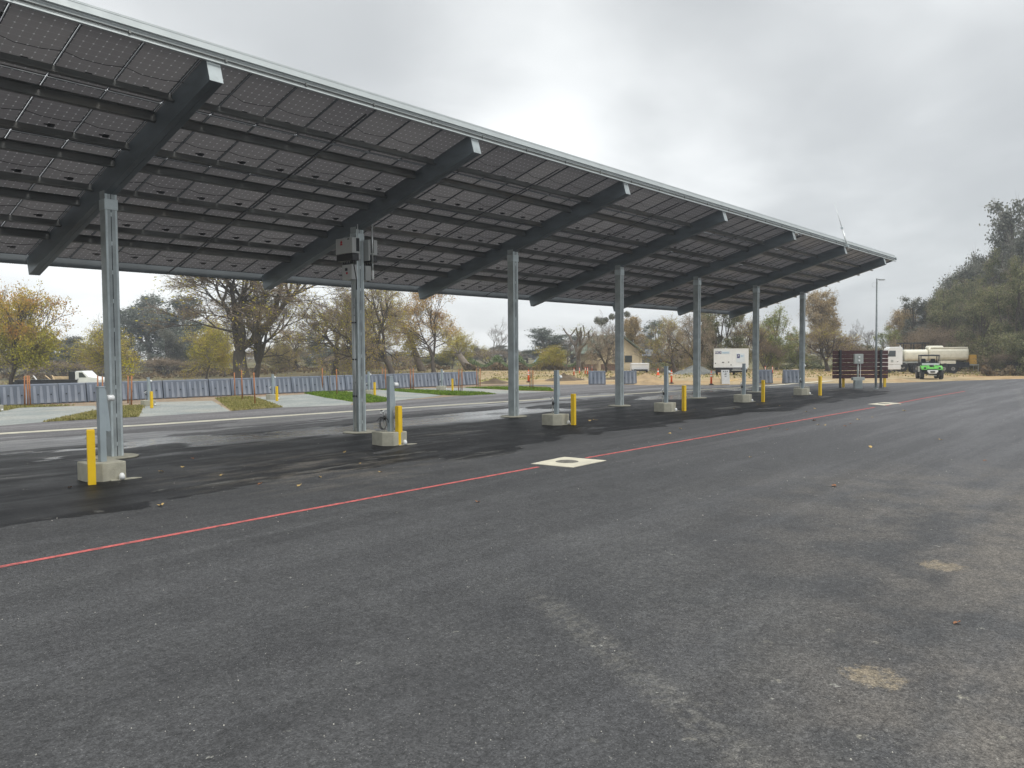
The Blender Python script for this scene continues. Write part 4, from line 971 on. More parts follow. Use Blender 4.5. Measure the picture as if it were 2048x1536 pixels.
# ------------------------------------------------------------------ dirt piles
def pile(u, v, wpx, vt, mtl, label, seed, asym=0.):
    P = G(u, v); D = depth(P); R_ = wpx*D/FPX/2; Hh = ZV(P, vt)-P.z; rr = random.Random(seed); b = MB(); n = 40; m_ = 12
    ph = [rr.uniform(0, 6.28) for _ in range(6)]
    for i in range(m_+1):
        q = i/m_
        for j in range(n):
            a = 2*pi*j/n; wv = 1+.13*sin(2*a+ph[0])+.08*sin(3*a+ph[1])+.05*sin(7*a+ph[2])
            hh = Hh*(1-q)**1.15*(1+.12*sin(5*q*3+a*2+ph[3]))+rr.uniform(-.03, .03)*Hh*(1 if i < m_ else 0)
            b.v.append((R_*q*wv*cos(a)+asym*R_*(1-q)*.3, R_*q*wv*sin(a), hh-(.04 if i == m_ else 0)))
    for i in range(m_):
        for j in range(n): b.f.append((i*n+j, (i+1)*n+j, (i+1)*n+(j+1) % n, i*n+(j+1) % n))
    b.mi = [0]*len(b.f); o = b.build('earth_pile', mtl, smooth=True, loc=P); tag(o, label, 'earth pile', 'heaps of earth and sand on the dirt field')
pile(1292, 759, 78, 746, 'soil_tan', 'pale sand heap in front of the small white panelled trailer', 1)
pile(1293, 769, 60, 760, 'soil_tan', 'low brown soil heap at the asphalt edge below the sand heap', 2)
pile(1128, 760, 84, 747, 'soil_dark', 'dark soil heap behind the third pedestal', 3)
pile(990, 766, 70, 757, 'soil_dark', 'low grey brown soil heap at the right end of the long barrier row', 4)
pile(1390, 748, 90, 729, 'gravel_grey', 'grey gravel heap behind the fifth canopy post', 5)
pile(1345, 745, 60, 732, 'soil_dark', 'dark mulch heap left of the grey gravel heap', 6)
pile(1315, 742, 60, 733, 'soil_dark', 'reddish brown soil heap behind the orange cone', 9)
pile(1230, 758, 60, 753, 'soil_dark', 'low dark spoil bank behind the fourth canopy post', 7)
pile(1590, 745, 90, 738, 'soil_tan', 'low tan soil bank behind the barriers at the far posts', 8)
pile(1800, 762, 60, 757, 'soil_tan', 'low dry soil bank in front of the tanker cab', 10)

# ------------------------------------------------------------------ trees
def perp(d, r):
    a = V((r.gauss(0, 1), r.gauss(0, 1), r.gauss(0, 1))); a -= d*a.dot(d); return a.normalized()
def skeleton(seed, trunk=.25, lean=0., kids=(4, 3, 3, 3, 2), ang=(.65, .6, .6, .6, .6), lr=.72, wig=.16, up=.10, droop=0., r0=.03, rr_=.62, stems=1, L0=None, flat=1., side=0, sdrop=0.):
    """returns limbs [(points, radii, level)] and tips [(point, direction)] for a tree about 10 m high"""
    r = random.Random(seed); limbs = []; tips = []
    def grow(p, d, L, rad, lev):
        n = 4 if lev < 3 else 3; pts = [p.copy()]; rs = [rad]
        for i in range(n):
            d = (d+perp(d, r)*wig*r.uniform(.4, 1.3)+V((0, 0, (up if lev < 4 else up-droop)*(1 if lev else .5)))).normalized()
            p = p+d*L/n; pts.append(p.copy()); rs.append(rad*(1-(i+1)/n*(1-rr_)))
        limbs.append((pts, rs, lev))
        if lev >= len(kids):
            for q in pts[1:]: tips.append((q, d, lev))
            return
        k = kids[lev]; ph = r.uniform(0, 6.28); e1 = perp(d, r); e2 = d.cross(e1)
        for j in range(k):
            az = ph+2*pi*j/k+r.uniform(-.5, .5); an = ang[lev]*r.uniform(.6, 1.25)
            if j == 0 and k > 2: an *= .35
            nd = (d*cos(an)+(e1*cos(az)+e2*sin(az))*sin(an)); nd.z *= flat; nd.normalize()
            base = pts[-1] if (j < 2 or lev == 0) else pts[-2]
            grow(base, nd, L*lr*r.uniform(.75, 1.15) if lev else L0*r.uniform(.85, 1.1), rad*rr_*r.uniform(.8, 1.), lev+1)
        if side and 1 <= lev <= 2:
            for j in range(side):
                q = pts[r.choice((1, 2, 3))]; nd = (d*.5+perp(d, r)*1.0); nd.z = nd.z*.6-sdrop; nd.normalize()
                grow(q, nd, L*lr*r.uniform(.6, .95), rad*.42, max(lev+1, len(kids)-2))
    if L0 is None: L0 = 3.1
    for s in range(stems):
        a = 2*pi*s/max(1, stems)+r.uniform(-.4, .4); sp = .0 if stems == 1 else .35
        d = V((sin(lean)+sp*cos(a), sp*sin(a), 1)).normalized(); grow(V((.15*cos(a)*(stems > 1), .15*sin(a)*(stems > 1), -.2)), d, trunk*10+.2, 10*r0, 0)
    return limbs, tips
def tree_meshes(seed, bark, twig=None, leaf=None, ntw=3, ltw=.7, nleaf=0, lsize=.11, lspread=.35, leaf_low=1., tdroop=0., flare=True, dens=1., cluster=0, **kw):
    limbs, tips = skeleton(seed, **kw); r = random.Random(seed+77)
    zt = max(q.z for q, d, l in tips); xs_ = sorted(math.hypot(q.x, q.y) for q, d, l in tips); rad = xs_[int(len(xs_)*.96)]
    T = MB()
    for pts, rs, lev in limbs:
        if lev == 0 and flare: rs = list(rs); rs[0] *= 1.45; rs[1] *= 1.05
        T.tube(pts, rs, 9 if lev == 0 else (6 if lev < 3 else (4 if lev < 4 else 3)), cap=False)
    Cn = MB(); Cn.v = []; nm = [m_ for m_ in (twig, leaf) if m_]
    pos = []
    for q, d, lev in tips:
        for k in range(ntw):
            if r.random() > dens: continue
            dd = (d+perp(d, r)*r.uniform(.4, 1.2)+V((0, 0, .15-tdroop))).normalized(); L = ltw*r.uniform(.5, 1.2); e = q+dd*L
            m2 = q+dd*L*.55+perp(dd, r)*L*.12; w_ = .012
            if twig:
                s1 = perp(dd, r)*w_; s2 = dd.cross(s1)
                b_ = len(Cn.v)
                Cn.v += [tuple(q+s1), tuple(q-s1*.5+s2*.8), tuple(q-s1*.5-s2*.8), tuple(m2+s1*.7), tuple(m2-s1*.4+s2*.6), tuple(m2-s1*.4-s2*.6), tuple(e)]
                for a_, c_ in ((0, 1), (1, 2), (2, 0)): Cn.f += [(b_+a_, b_+c_, b_+3+c_, b_+3+a_), (b_+3+a_, b_+3+c_, b_+6)]; Cn.mi += [0, 0]
                for f2 in range(2):
                    d3 = (dd+perp(dd, r)*.8-V((0, 0, tdroop))).normalized(); e3 = m2+d3*L*.5; o3 = perp(d3, r)*w_*.8
                    b_ = len(Cn.v); Cn.v += [tuple(m2+o3), tuple(m2-o3), tuple(e3)]; Cn.f.append((b_, b_+1, b_+2)); Cn.mi.append(0); pos.append(e3)
            pos.append(m2); pos.append(e)
    if leaf:
        li = len(nm)-1; zc = zt
        while len(pos) and nleaf > 0:
            q = r.choice(pos); 
            if r.random() > leaf_low+(1-leaf_low)*(1-q.z/zc): nleaf -= .2; continue
            cn = cluster or 3; c0 = q
            for _ in range(cn):
                p = c0+V((r.gauss(0, lspread), r.gauss(0, lspread), r.gauss(0, lspread*.8))); s = lsize*r.uniform(.6, 1.4)
                n_ = V((r.gauss(0, 1), r.gauss(0, 1), r.gauss(0, 1))).normalized(); a_ = perp(n_, r)*s; b2 = n_.cross(a_)*.62
                b_ = len(Cn.v); Cn.v += [tuple(p-a_), tuple(p+b2), tuple(p+a_), tuple(p-b2)]; Cn.f.append((b_, b_+1, b_+2, b_+3)); Cn.mi.append(li)
            nleaf -= cn
    def mesh(b, name, ms):
        me = bpy.data.meshes.new(name); me.from_pydata(b.v, [], b.f)
        for mm in ms: me.materials.append(MATS[mm])
        if len(ms) > 1: me.polygons.foreach_set('material_index', b.mi)
        return me
    mt = mesh(T, 'trunk', [bark]); mt.polygons.foreach_set('use_smooth', [True]*len(T.f))
    return mt, mesh(Cn, 'crown', nm), zt+.3, rad
LIB = {}
def clump_meshes(seed, bark, leaf, lobes, ncl=90, per=170, crad=.62, lsize=.1, trunk=.2, r0=.3, shell=.55, twig=None, dark=0, sq=.75, loose=0):
    """full crown: clumps of leaves filling several lobes (x, y, z, rx, rz), limbs reaching each clump"""
    r = random.Random(seed); T = MB(); Cn = MB(); nm = [leaf]+([twig] if twig else [])
    th = trunk*10; zt = rad = 0; wts = [l[3]**2*l[4] for l in lobes]
    T.tube([(0, 0, -.2), (r.uniform(-.1, .1), r.uniform(-.1, .1), th*.5), (0, 0, th)], [r0*1.3, r0, r0*.85], 8, cap=False)
    mains = []
    for l in lobes:
        c = V(l[:3]); p0 = V((0, 0, th*r.uniform(.7, 1))); m1 = p0.lerp(c, .5)+perp(V((0, 0, 1)), r)*.3; pts = [p0, m1, c, c+V((0, 0, l[4]*.5))]
        T.tube(pts, [r0*.6, r0*.42, r0*.25, r0*.1], 6, cap=False); mains.append(pts)
    for i in range(ncl):
        k = r.choices(range(len(lobes)), wts)[0]; l = lobes[k]
        n_ = V((r.gauss(0, 1), r.gauss(0, 1), r.gauss(0, 1)*.9+.1)).normalized(); q = shell+(1-shell)*r.random()
        c = V(l[:3])+V((n_.x*l[3]*q, n_.y*l[3]*q, n_.z*l[4]*q))
        if c.z < .5: c.z = .5+r.random()*.4
        src = r.choice(mains[k][1:3]); T.tube([src, src.lerp(c, .55)+perp(n_, r)*.2, c], [r0*.13, r0*.08, .012], 3, cap=False)
        zt = max(zt, c.z+crad*.6); rad = max(rad, math.hypot(c.x, c.y)+crad*.4)
        cr = crad*r.uniform(.55, 1.3)
        for j in range(int(per*r.uniform(.6, 1.3))):
            p = c+V((r.gauss(0, cr*.55), r.gauss(0, cr*.55), r.gauss(0, cr*.55*sq))); s = lsize*r.uniform(.6, 1.4)
            n2 = V((r.gauss(0, 1), r.gauss(0, 1), r.gauss(0, 1)+.4)).normalized(); a_ = perp(n2, r)*s; b2 = n2.cross(a_)*.6
            b_ = len(Cn.v); Cn.v += [tuple(p-a_), tuple(p+b2), tuple(p+a_), tuple(p-b2)]; Cn.f.append((b_, b_+1, b_+2, b_+3)); Cn.mi.append(0)
        if twig:
            for j in range(14):
                d = (c-V(l[:3])).normalized()+perp(n_, r)*.7+V((0, 0, .3)); d.normalize(); e = c+d*r.uniform(.5, 1.3); o3 = perp(d, r)*.011
                b_ = len(Cn.v); Cn.v += [tuple(c+o3), tuple(c-o3), tuple(e)]; Cn.f.append((b_, b_+1, b_+2)); Cn.mi.append(1)
    def mesh(b, name, ms):
        me = bpy.data.meshes.new(name); me.from_pydata(b.v, [], b.f)
        for mm in ms: me.materials.append(MATS[mm])
        if len(ms) > 1: me.polygons.foreach_set('material_index', b.mi)
        return me
    return mesh(T, 'trunk', [bark]), mesh(Cn, 'crown', nm), zt, rad
def lobset(seed, n, spread, zlo, zhi, r0_, r1_, zs=.8):
    r = random.Random(seed); L = []
    for i in range(n):
        f = i/max(1, n-1); z = zlo+(zhi-zlo)*f; w_ = spread*(1-.55*f*f); a = r.uniform(0, 6.28)+i*2.4
        rr_ = r.uniform(r0_, r1_)*(1-.25*f); L.append((w_*cos(a)*r.uniform(.4, 1), w_*sin(a)*r.uniform(.4, 1), z, rr_, rr_*zs))
    return L
def lib(key, **kw): LIB[key] = tree_meshes(**kw)
K5 = dict(kids=(4, 3, 3, 3), lr=.78, L0=3.0)
lib('bigbare', seed=3, bark='bark', twig='twig_brown', leaf='leaf_yellow', ntw=4, ltw=.75, nleaf=2500, lsize=.06, lspread=.25, kids=(3, 3, 3, 3, 3), ang=(.42, .5, .6, .65, .7), lr=.76, L0=2.9, trunk=.27, wig=.13, up=.10, droop=.12, r0=.036, rr_=.64, tdroop=.1, side=1)
lib('bare', seed=5, bark='bark', twig='twig_brown', leaf='leaf_yellow', ntw=4, ltw=.7, nleaf=4000, lsize=.065, lspread=.3, kids=(4, 3, 3, 3, 2), ang=(.75, .6, .6, .65, .7), lr=.74, L0=2.8, trunk=.20, wig=.2, up=.08, r0=.034, side=2)
lib('bare2', seed=15, bark='bark', twig='twig_tan', leaf='leaf_yellow', ntw=5, ltw=.75, nleaf=11000, lsize=.065, lspread=.3, kids=(5, 3, 3, 3, 2), ang=(.85, .6, .65, .65, .7), lr=.74, L0=2.7, trunk=.17, wig=.22, up=.05, droop=.1, r0=.04, side=2, sdrop=.1)
lib('greybare', seed=8, bark='bark_grey', twig='twig_grey', ntw=3, ltw=.8, kids=(3, 3, 3, 3), ang=(.5, .55, .6, .6), lr=.78, L0=2.8, trunk=.28, wig=.2, up=.1, r0=.022)
lib('pollard', seed=21, bark='bark_grey', twig='twig_grey', leaf='leaf_willow', ntw=2, ltw=.9, nleaf=260, lsize=.08, kids=(3, 2, 2), ang=(.45, .4, .4), lr=.85, L0=3.0, trunk=.25, wig=.14, up=.16, r0=.032, rr_=.78)
lib('brownwillow', seed=31, bark='bark', twig='twig_tan', leaf='leaf_olive', ntw=4, ltw=1.0, nleaf=3500, lsize=.06, lspread=.3, kids=(5, 4, 3, 3), ang=(.8, .65, .7, .8), lr=.75, L0=2.9, trunk=.12, wig=.2, up=.03, droop=.3, tdroop=.5, r0=.03, side=1, sdrop=.3)
lib('orange', seed=41, bark='bark', twig='twig_brown', leaf='leaf_orange', ntw=2, ltw=.6, nleaf=17000, lsize=.10, lspread=.33, kids=(4, 3, 3, 3), ang=(.7, .6, .6, .6), lr=.78, L0=2.9, trunk=.20, wig=.18, up=.08, r0=.028, side=3, sdrop=.15)
lib('russet', seed=43, bark='bark', twig='twig_tan', leaf='leaf_russet', ntw=4, ltw=.7, nleaf=13000, lsize=.085, lspread=.33, kids=(3, 3, 3, 3, 2), ang=(.8, .6, .6, .6, .6), lr=.76, L0=3.0, trunk=.2, wig=.18, up=.06, r0=.03, side=2, sdrop=.1)
lib('yellow', seed=47, bark='bark_grey', twig='twig_tan', leaf='leaf_yellow', ntw=3, ltw=.7, nleaf=13000, lsize=.09, lspread=.35, kids=(3, 3, 3, 3), ang=(.75, .65, .6, .6), lr=.78, L0=2.8, trunk=.2, wig=.2, up=.05, r0=.022, side=3, sdrop=.15)
lib('shrub', seed=83, bark='bark', twig='twig_tan', leaf='leaf_brown', ntw=6, ltw=1.3, nleaf=3500, lsize=.10, lspread=.5, kids=(4, 3, 3), ang=(.7, .6, .7), lr=.75, L0=3.0, trunk=.08, wig=.2, up=.06, r0=.012, stems=4, flare=False)
def clib(key, **kw): LIB[key] = clump_meshes(**kw)
clib('euc', seed=51, bark='bark_pale', leaf='leaf_euc', twig='twig_grey', lobes=lobset(1, 9, 2.4, 3.4, 8.6, 1.0, 1.9, 1.0), ncl=105, per=130, crad=.6, trunk=.28, r0=.22, lsize=.1)
clib('euc2', seed=53, bark='bark_grey', leaf='leaf_euc', twig='twig_grey', lobes=lobset(2, 8, 2.8, 2.2, 8.0, 1.3, 2.3, .85), ncl=110, per=120, crad=.6, trunk=.16, r0=.2, lsize=.1)
clib('oak', seed=61, bark='bark', leaf='leaf_oak', twig='twig_grey', lobes=lobset(3, 11, 3.4, 2.2, 8.2, 1.2, 2.3, .8), ncl=170, per=170, crad=.55, trunk=.18, r0=.3, lsize=.085)
clib('oak2', seed=67, bark='bark', leaf='leaf_oak', twig='twig_grey', lobes=lobset(4, 8, 2.6, 2.4, 8.2, 1.1, 2.2, .85), ncl=120, per=150, crad=.55, trunk=.2, r0=.26, lsize=.085)
clib('olive', seed=71, bark='bark', leaf='leaf_olive', twig='twig_tan', lobes=lobset(5, 12, 3.2, 1.4, 8.0, 1.4, 2.5, .8), ncl=210, per=170, crad=.5, trunk=.08, r0=.2, lsize=.075)
clib('willow', seed=73, bark='bark_grey', leaf='leaf_willow', twig='twig_tan', lobes=lobset(6, 9, 2.4, 2.2, 8.2, 1.2, 2.0, 1.0), ncl=130, per=120, crad=.5, trunk=.15, r0=.2, lsize=.075, sq=1.5)
clib('poplar', seed=79, bark='bark_grey', leaf='leaf_poplar', twig='twig_tan', lobes=[(0, 0, 7.6, 1.6, 1.7), (.8, .3, 6.4, 1.7, 1.6), (-.9, .2, 5.6, 1.7, 1.7), (.2, -.9, 6.8, 1.6, 1.6), (.5, .6, 4.2, 1.8, 1.3), (-.4, -.6, 3.4, 1.6, 1.1), (-.7, .4, 8., 1.1, 1.1)], ncl=170, per=130, crad=.55, trunk=.24, r0=.18, lsize=.08)
clib('thicket', seed=87, bark='bark', leaf='leaf_olive', twig='twig_grey', lobes=lobset(8, 9, 4.2, 1.5, 6.5, 1.8, 2.9, .9), ncl=120, per=120, crad=.8, trunk=.05, r0=.12, lsize=.13)
for k_, (a_, b_, c_, d_) in LIB.items(): a_.name = 'trunk_'+k_; b_.name = 'crown_'+k_
rt = random.Random(99)
def tree(kind, u, D, vt, wpx, label, cat='tree', group='trees around the lot', lean=0., rz=None, name=None, h=None):
    P = PD(u, D); H_ = (ZV(P, vt)-P.z) if h is None else h; Wm = wpx*D/FPX
    mt, mc, zt, rad = LIB[kind]; sx_ = Wm/(2*rad); sz_ = H_/zt
    nm = name or {'oak': 'evergreen_oak', 'oak2': 'evergreen_oak', 'euc': 'eucalyptus_tree', 'euc2': 'eucalyptus_tree', 'willow': 'willow_tree', 'brownwillow': 'willow_tree', 'poplar': 'poplar_tree', 'shrub': 'shrub', 'thicket': 'shrub', 'olive': 'evergreen_tree'}.get(kind, 'autumn_tree')
    r = thing(nm, label, cat, P, rt.uniform(0, 6.28) if rz is None else rz, group, (sx_, sx_, sz_))
    if lean:
        ax = CF.copy(); ax.z = 0; r.rotation_mode = 'QUATERNION'
        r.rotation_quaternion = (Matrix.Rotation(lean, 3, ax.normalized()) @ Matrix.Rotation(rt.uniform(0, 6.28), 3, 'Z')).to_quaternion()
    for nm_, me in (('trunk', mt), ('crown', mc)):
        o = bpy.data.objects.new(nm_, me); COL.objects.link(o); o.parent = r
    return r
TL = [
 ('orange', 22, 86, 572, 165, 'yellow and orange leaved tree at the left edge, behind the rear of the flatbed truck'),
 ('russet', -40, 92, 520, 170, 'tall russet tree cut by the left edge of the photo'),
 ('euc2', 95, 150, 688, 90, 'hazy grey green tree far behind the flatbed truck, by the double lamp'),
 ('oak2', 160, 135, 672, 130, 'grey olive tree behind the flatbed truck, between the lamp and the first post'),
 ('oak2', 60, 170, 700, 130, 'low dark tree in the far distance behind the yellow and orange tree'),
 ('yellow', 240, 105, 648, 150, 'bright yellow tree behind the first canopy post'),
 ('greybare', 205, 118, 632, 110, 'bare spreading tree just left of the first canopy post'),
 ('euc', 300, 165, 588, 150, 'tall pale grey eucalyptus right of the first canopy post'),
 ('euc', 372, 160, 590, 160, 'second tall grey eucalyptus, left of the big forked bare tree'),
 ('euc2', 250, 170, 625, 120, 'grey eucalyptus hidden behind the bright yellow tree'),
 ('oak2', 335, 135, 655, 80, 'dark blue green tree low under the tall eucalyptus'),
 ('euc2', 395, 140, 640, 120, 'grey green leafy tree under the second eucalyptus'),
 ('yellow', 412, 112, 645, 120, 'yellow leaved forked tree left of the big bare tree'),
 ('yellow', 450, 120, 640, 90, 'sparse yellow tree directly behind the big forked bare tree'),
 ('bigbare', 487, 91, 420, 400, 'big dark forked bare tree whose crown rises behind the canopy roof'),
 ('bare', 510, 94, 545, 210, 'dark bare tree close behind the big forked one, leaning limbs to the right'),
 ('bare2', 600, 125, 655, 150, 'low crooked bare tree between the big bare tree and the inverter post'),
 ('shrub', 560, 135, 690, 130, 'brown thicket behind the low crooked tree'),
 ('bare', 668, 112, 572, 215, 'bare tree with few yellow leaves just left of the inverter post'),
 ('euc2', 640, 165, 668, 140, 'grey green bush line tree behind the bare tree left of the inverter post'),
 ('olive', 705, 140, 690, 90, 'green bushy tree behind the inverter post'),
 ('bare2', 785, 100, 535, 290, 'stout trunked tree with tangled brown crown right of the inverter post'),
 ('bare', 745, 140, 665, 100, 'small bare tree low between the inverter post and the stout trunk'),
 ('russet', 868, 106, 570, 230, 'russet and yellow tree with low fork right of the stout trunked tree'),
 ('yellow', 905, 125, 660, 90, 'small tree with a few yellow leaves behind the russet tree'),
 ('greybare', 985, 170, 638, 100, 'far grey drooping tree left of the third canopy post'),
 ('oak2', 950, 185, 690, 60, 'far dark tree left of the drooping grey one'),
 ('oak2', 1010, 200, 690, 90, 'far hazy tree behind the third canopy post'),
 ('euc', 1085, 165, 655, 120, 'grey oak shaped tree in the distance right of the third canopy post'),
 ('euc2', 1145, 180, 668, 130, 'low hazy tree behind the dead limbed trees'),
 ('oak2', 1055, 190, 700, 80, 'distant low dark tree right of the third canopy post'),
 ('yellow', 1098, 112, 690, 82, 'leaning tree with yellow drooping leaves above the pale blue tent'),
 ('greybare', 1132, 106, 660, 100, 'bare grey tree left of the cut back tree'),
 ('pollard', 1158, 108, 648, 90, 'cut back tree with thick bare upright limbs'),
 ('brownwillow', 1212, 98, 655, 118, 'brown drooping tree in front of the cream house'),
 ('greybare', 1232, 104, 622, 120, 'bare tree with mistletoe balls behind the fourth canopy post'),
 ('poplar', 1262, 122, 632, 55, 'tree with orange top right of the fourth canopy post'),
 ('greybare', 1290, 110, 672, 60, 'small thin tree in front of the dark barn roof'),
 ('euc2', 1310, 160, 640, 90, 'far grey green tree above the barn'),
 ('bare2', 1350, 94, 628, 150, 'broad brown tangled bare tree left of the fifth canopy post'),
 ('brownwillow', 1395, 90, 622, 110, 'brown drooping bare tree behind the fifth canopy post'),
 ('olive', 1440, 98, 585, 150, 'large olive green tree above the white box trailer'),
 ('bare', 1490, 100, 630, 90, 'dark bare tree right above the white box trailer'),
 ('bare2', 1510, 112, 640, 90, 'brown tree behind the sixth canopy post'),
 ('willow', 1553, 106, 616, 105, 'light green willow between the last two canopy posts'),
 ('willow', 1592, 112, 655, 70, 'smaller yellow green willow behind the farthest canopy post'),
 ('shrub', 1530, 104, 675, 70, 'brown leafy shrub left below the light green willow'),
 ('poplar', 1642, 125, 580, 82, 'tall rounded orange brown poplar right of the farthest canopy post'),
 ('bare', 1655, 98, 648, 130, 'dark grey brown spreading tree behind the left of the slat screen'),
 ('shrub', 1690, 104, 678, 130, 'grey brown thicket behind the slat screen'),
 ('greybare', 1700, 130, 640, 50, 'thin bare tree against the sky left of the light pole'),
 ('greybare', 1745, 125, 642, 110, 'spreading bare grey tree behind the light pole'),
 ('thicket', 1735, 110, 688, 90, 'green shrub behind the slat screen'),
 ('willow', 1778, 112, 655, 90, 'orange tinged green tree right of the light pole', ),
 ('poplar', 1808, 125, 614, 70, 'pale orange topped tree behind the tanker cab'),
 ('oak', 1838, 112, 594, 130, 'dark evergreen above the tanker cab'),
 ('olive', 1885, 102, 580, 150, 'olive green tree above the cream tank'),
 ('greybare', 1905, 118, 548, 110, 'bare grey treetop above the evergreens'),
 ('oak', 1940, 112, 525, 190, 'dark evergreen rising in the middle of the right hand trees'),
 ('olive', 1962, 92, 560, 160, 'olive evergreen right of the cream tank'),
 ('olive', 2030, 84, 515, 200, 'broad olive evergreen at the right edge'),
 ('oak', 2045, 112, 398, 270, 'tallest dark evergreen at the right edge of the photo'),
 ('oak2', 1995, 118, 450, 170, 'dark evergreen left of the tallest one'),
 ('olive', 1985, 104, 500, 170, 'olive evergreen rising behind the broad one at the right edge'),
 ('oak2', 2060, 100, 440, 190, 'grey green evergreen in front of the tallest one'),
 ('olive', 1915, 106, 560, 150, 'olive evergreen above the rear of the cream tank'),
 ('olive', 2110, 80, 560, 200, 'evergreen just outside the right edge'),
 ('oak', 2130, 100, 400, 220, 'tall evergreen beyond the right edge'),
 ('shrub', 1850, 97, 652, 140, 'brown leafless thicket above the tanker truck'),
 ('shrub', 1915, 95, 655, 140, 'brown leafless thicket behind the cream tank'),
 ('shrub', 1985, 95, 685, 120, 'brown brush right of the yellow pump housing'),
 ('thicket', 2035, 78, 665, 140, 'dark undergrowth at the right edge'),
 ('shrub', 2025, 80, 700, 100, 'low brown brush at the right edge'),
 ('shrub', 1800, 100, 690, 90, 'brown scrub behind the tanker cab'),
 ('shrub', 30, 125, 715, 150, 'brown brush behind the tail of the flatbed truck'),
 ('shrub', 130, 120, 722, 150, 'dark brush behind the flatbed truck'),
 ('thicket', 215, 130, 715, 120, 'grey brush behind the cab of the flatbed truck'),
 ('shrub', 330, 130, 715, 130, 'brown brush under the eucalyptus trees'),
 ('shrub', 440, 135, 712, 130, 'brown brush behind the yellow leaved forked tree'),
 ('shrub', 690, 135, 708, 140, 'brown brush behind the bare tree by the inverter post'),
 ('shrub', 800, 150, 712, 150, 'brown brush behind the stout trunked tree'),
 ('thicket', 880, 165, 708, 120, 'grey brush behind the russet tree'),
 ('thicket', 1470, 108, 690, 130, 'olive undergrowth behind the white box trailer'),
 ('shrub', 1380, 104, 690, 110, 'brown undergrowth behind the grey gravel heap'),
 ('thicket', 1600, 120, 700, 110, 'grey green undergrowth behind the farthest post'),
]
for q in TL: tree(*q, cat='shrub' if q[0] in ('shrub', 'thicket') else 'tree')
for i in range(14):
    tree(['thicket', 'shrub', 'euc2'][i % 3], -90+i*82, 148+((i*37) % 26), 694+((i*53) % 14), 120, 'grey brown bush in the low line behind the trees, left half', cat='shrub', group='bush line behind the trees')
# low hazy tree line on the horizon
for i, (u, vt, w_) in enumerate(((-150, 690, 200), (20, 700, 200), (180, 700, 160), (560, 700, 200), (760, 702, 200), (930, 706, 160), (1070, 706, 160), (1200, 702, 160), (1330, 705, 160), (1500, 700, 200), (1680, 700, 200), (1230, 704, 140))):
    tree(['oak2', 'euc2', 'thicket'][i % 3], u, 230+7*i, vt, w_, 'low distant tree in the hazy line along the horizon', group='hazy horizon trees')
# leaning old trunks
def lean_trunk(pts_px, D, r0_, label):
    P = PD(pts_px[0][0], D); b = MB(); pts = []
    for u, v in pts_px:
        q = PD(u, D); pts.append(V((q.x-P.x, q.y-P.y, ZV(q, v)-P.z)))
    pts[0].z = -.2; r = thing('leaning_tree', label, 'tree', P, 0, 'trees around the lot')
    b.tube(pts, [r0_*(1.25-.6*i/(len(pts)-1)) for i in range(len(pts))], 9); b.build('trunk', 'bark_pale', r, smooth=True)
    b = MB(); rr = random.Random(int(D))
    for i in range(60):
        q = pts[-1]; d = perp(V((0, 0, 1)), rr)*.8+V((0, 0, rr.uniform(-.2, 1))); d.normalize(); L = rr.uniform(.8, 2.6)
        b.tube([q, q+d*L*.5+perp(d, rr)*.15, q+d*L], [.03, .018, .006], 3, cap=False)
    b.build('crown', 'twig_grey', r)
lean_trunk([(845, 760), (838, 728), (829, 700), (820, 672)], 112, .5, 'pale leaning old trunk between the stout tree and the russet tree')
lean_trunk([(942, 748), (930, 728), (918, 708)], 118, .6, 'thick pale trunk leaning left at the right end of the barrier row')
# mistletoe
P = PD(1205, 104)
for i, (u, v, s) in enumerate(((1195, 641, .55), (1205, 645, .75), (1212, 640, .4), (1224, 634, .5), (1254, 629, .5))):
    q = PD(u, 103); z = ZV(q, v); b = MB(); rr = random.Random(i)
    for k in range(420):
        n_ = V((rr.gauss(0, 1), rr.gauss(0, 1), rr.gauss(0, 1))).normalized(); p = n_*s*rr.random()**.4; a_ = perp(n_, rr)*.1; c_ = n_.cross(a_)*.5
        b.add([p-a_, p+c_, p+a_, p-c_], [(0, 1, 2, 3)])
    tag(b.build('mistletoe', 'leaf_oak', loc=(q.x, q.y, z)), 'round mistletoe clump in the bare tree %s' % ['far left', 'largest one, left of the fourth post', 'small one by the largest', 'against the left edge of the fourth post', 'right of the fourth post'][i], 'mistletoe', 'mistletoe clumps')
# field brush
def brush(name, u0, u1, D0, D1, h, n, mtl, label, seed, size=.28):
    r = random.Random(seed); b = MB()
    for k in range(n):
        u = r.uniform(u0, u1); D = r.uniform(D0, D1); P = PD(u, D); hh = h*(.55+.45*sin(u*.11+1.3*sin(u*.037)))
        p = V((P.x, P.y, P.z+hh*r.random()**.7)); s = size*r.uniform(.5, 1.3); n_ = V((r.gauss(0, 1), r.gauss(0, 1), r.gauss(0, 1))).normalized(); a_ = perp(n_, r)*s; c_ = n_.cross(a_)*.5
        b.add([p-a_, p+c_, p+a_, p-c_], [(0, 1, 2, 3)])
    o = b.build(name, mtl); o['kind'] = 'stuff'; o['label'] = label; return o
brush('field_brush', 935, 1100, 128, 145, 2.1, 7000, 'brush_green', 'green brush along the edge of the field', 1)
brush('field_brush', 930, 1180, 112, 124, 1.0, 6000, 'leaf_brown', 'brown dead brush along the dirt field', 2)
brush('field_brush', 1120, 1190, 125, 135, 1.7, 2500, 'brush_green', 'green bushes under the cut back trees', 3)
brush('field_brush', 1290, 1420, 125, 150, 1.2, 3000, 'leaf_olive', 'low brush behind the heaps', 4)
brush('field_brush', 1965, 2120, 76, 82, .9, 4000, 'leaf_brown', 'low brown brush along the right tree line', 5)
brush('field_brush', 1560, 1830, 108, 118, .8, 4000, 'leaf_olive', 'dry weeds behind the slat screen', 6)
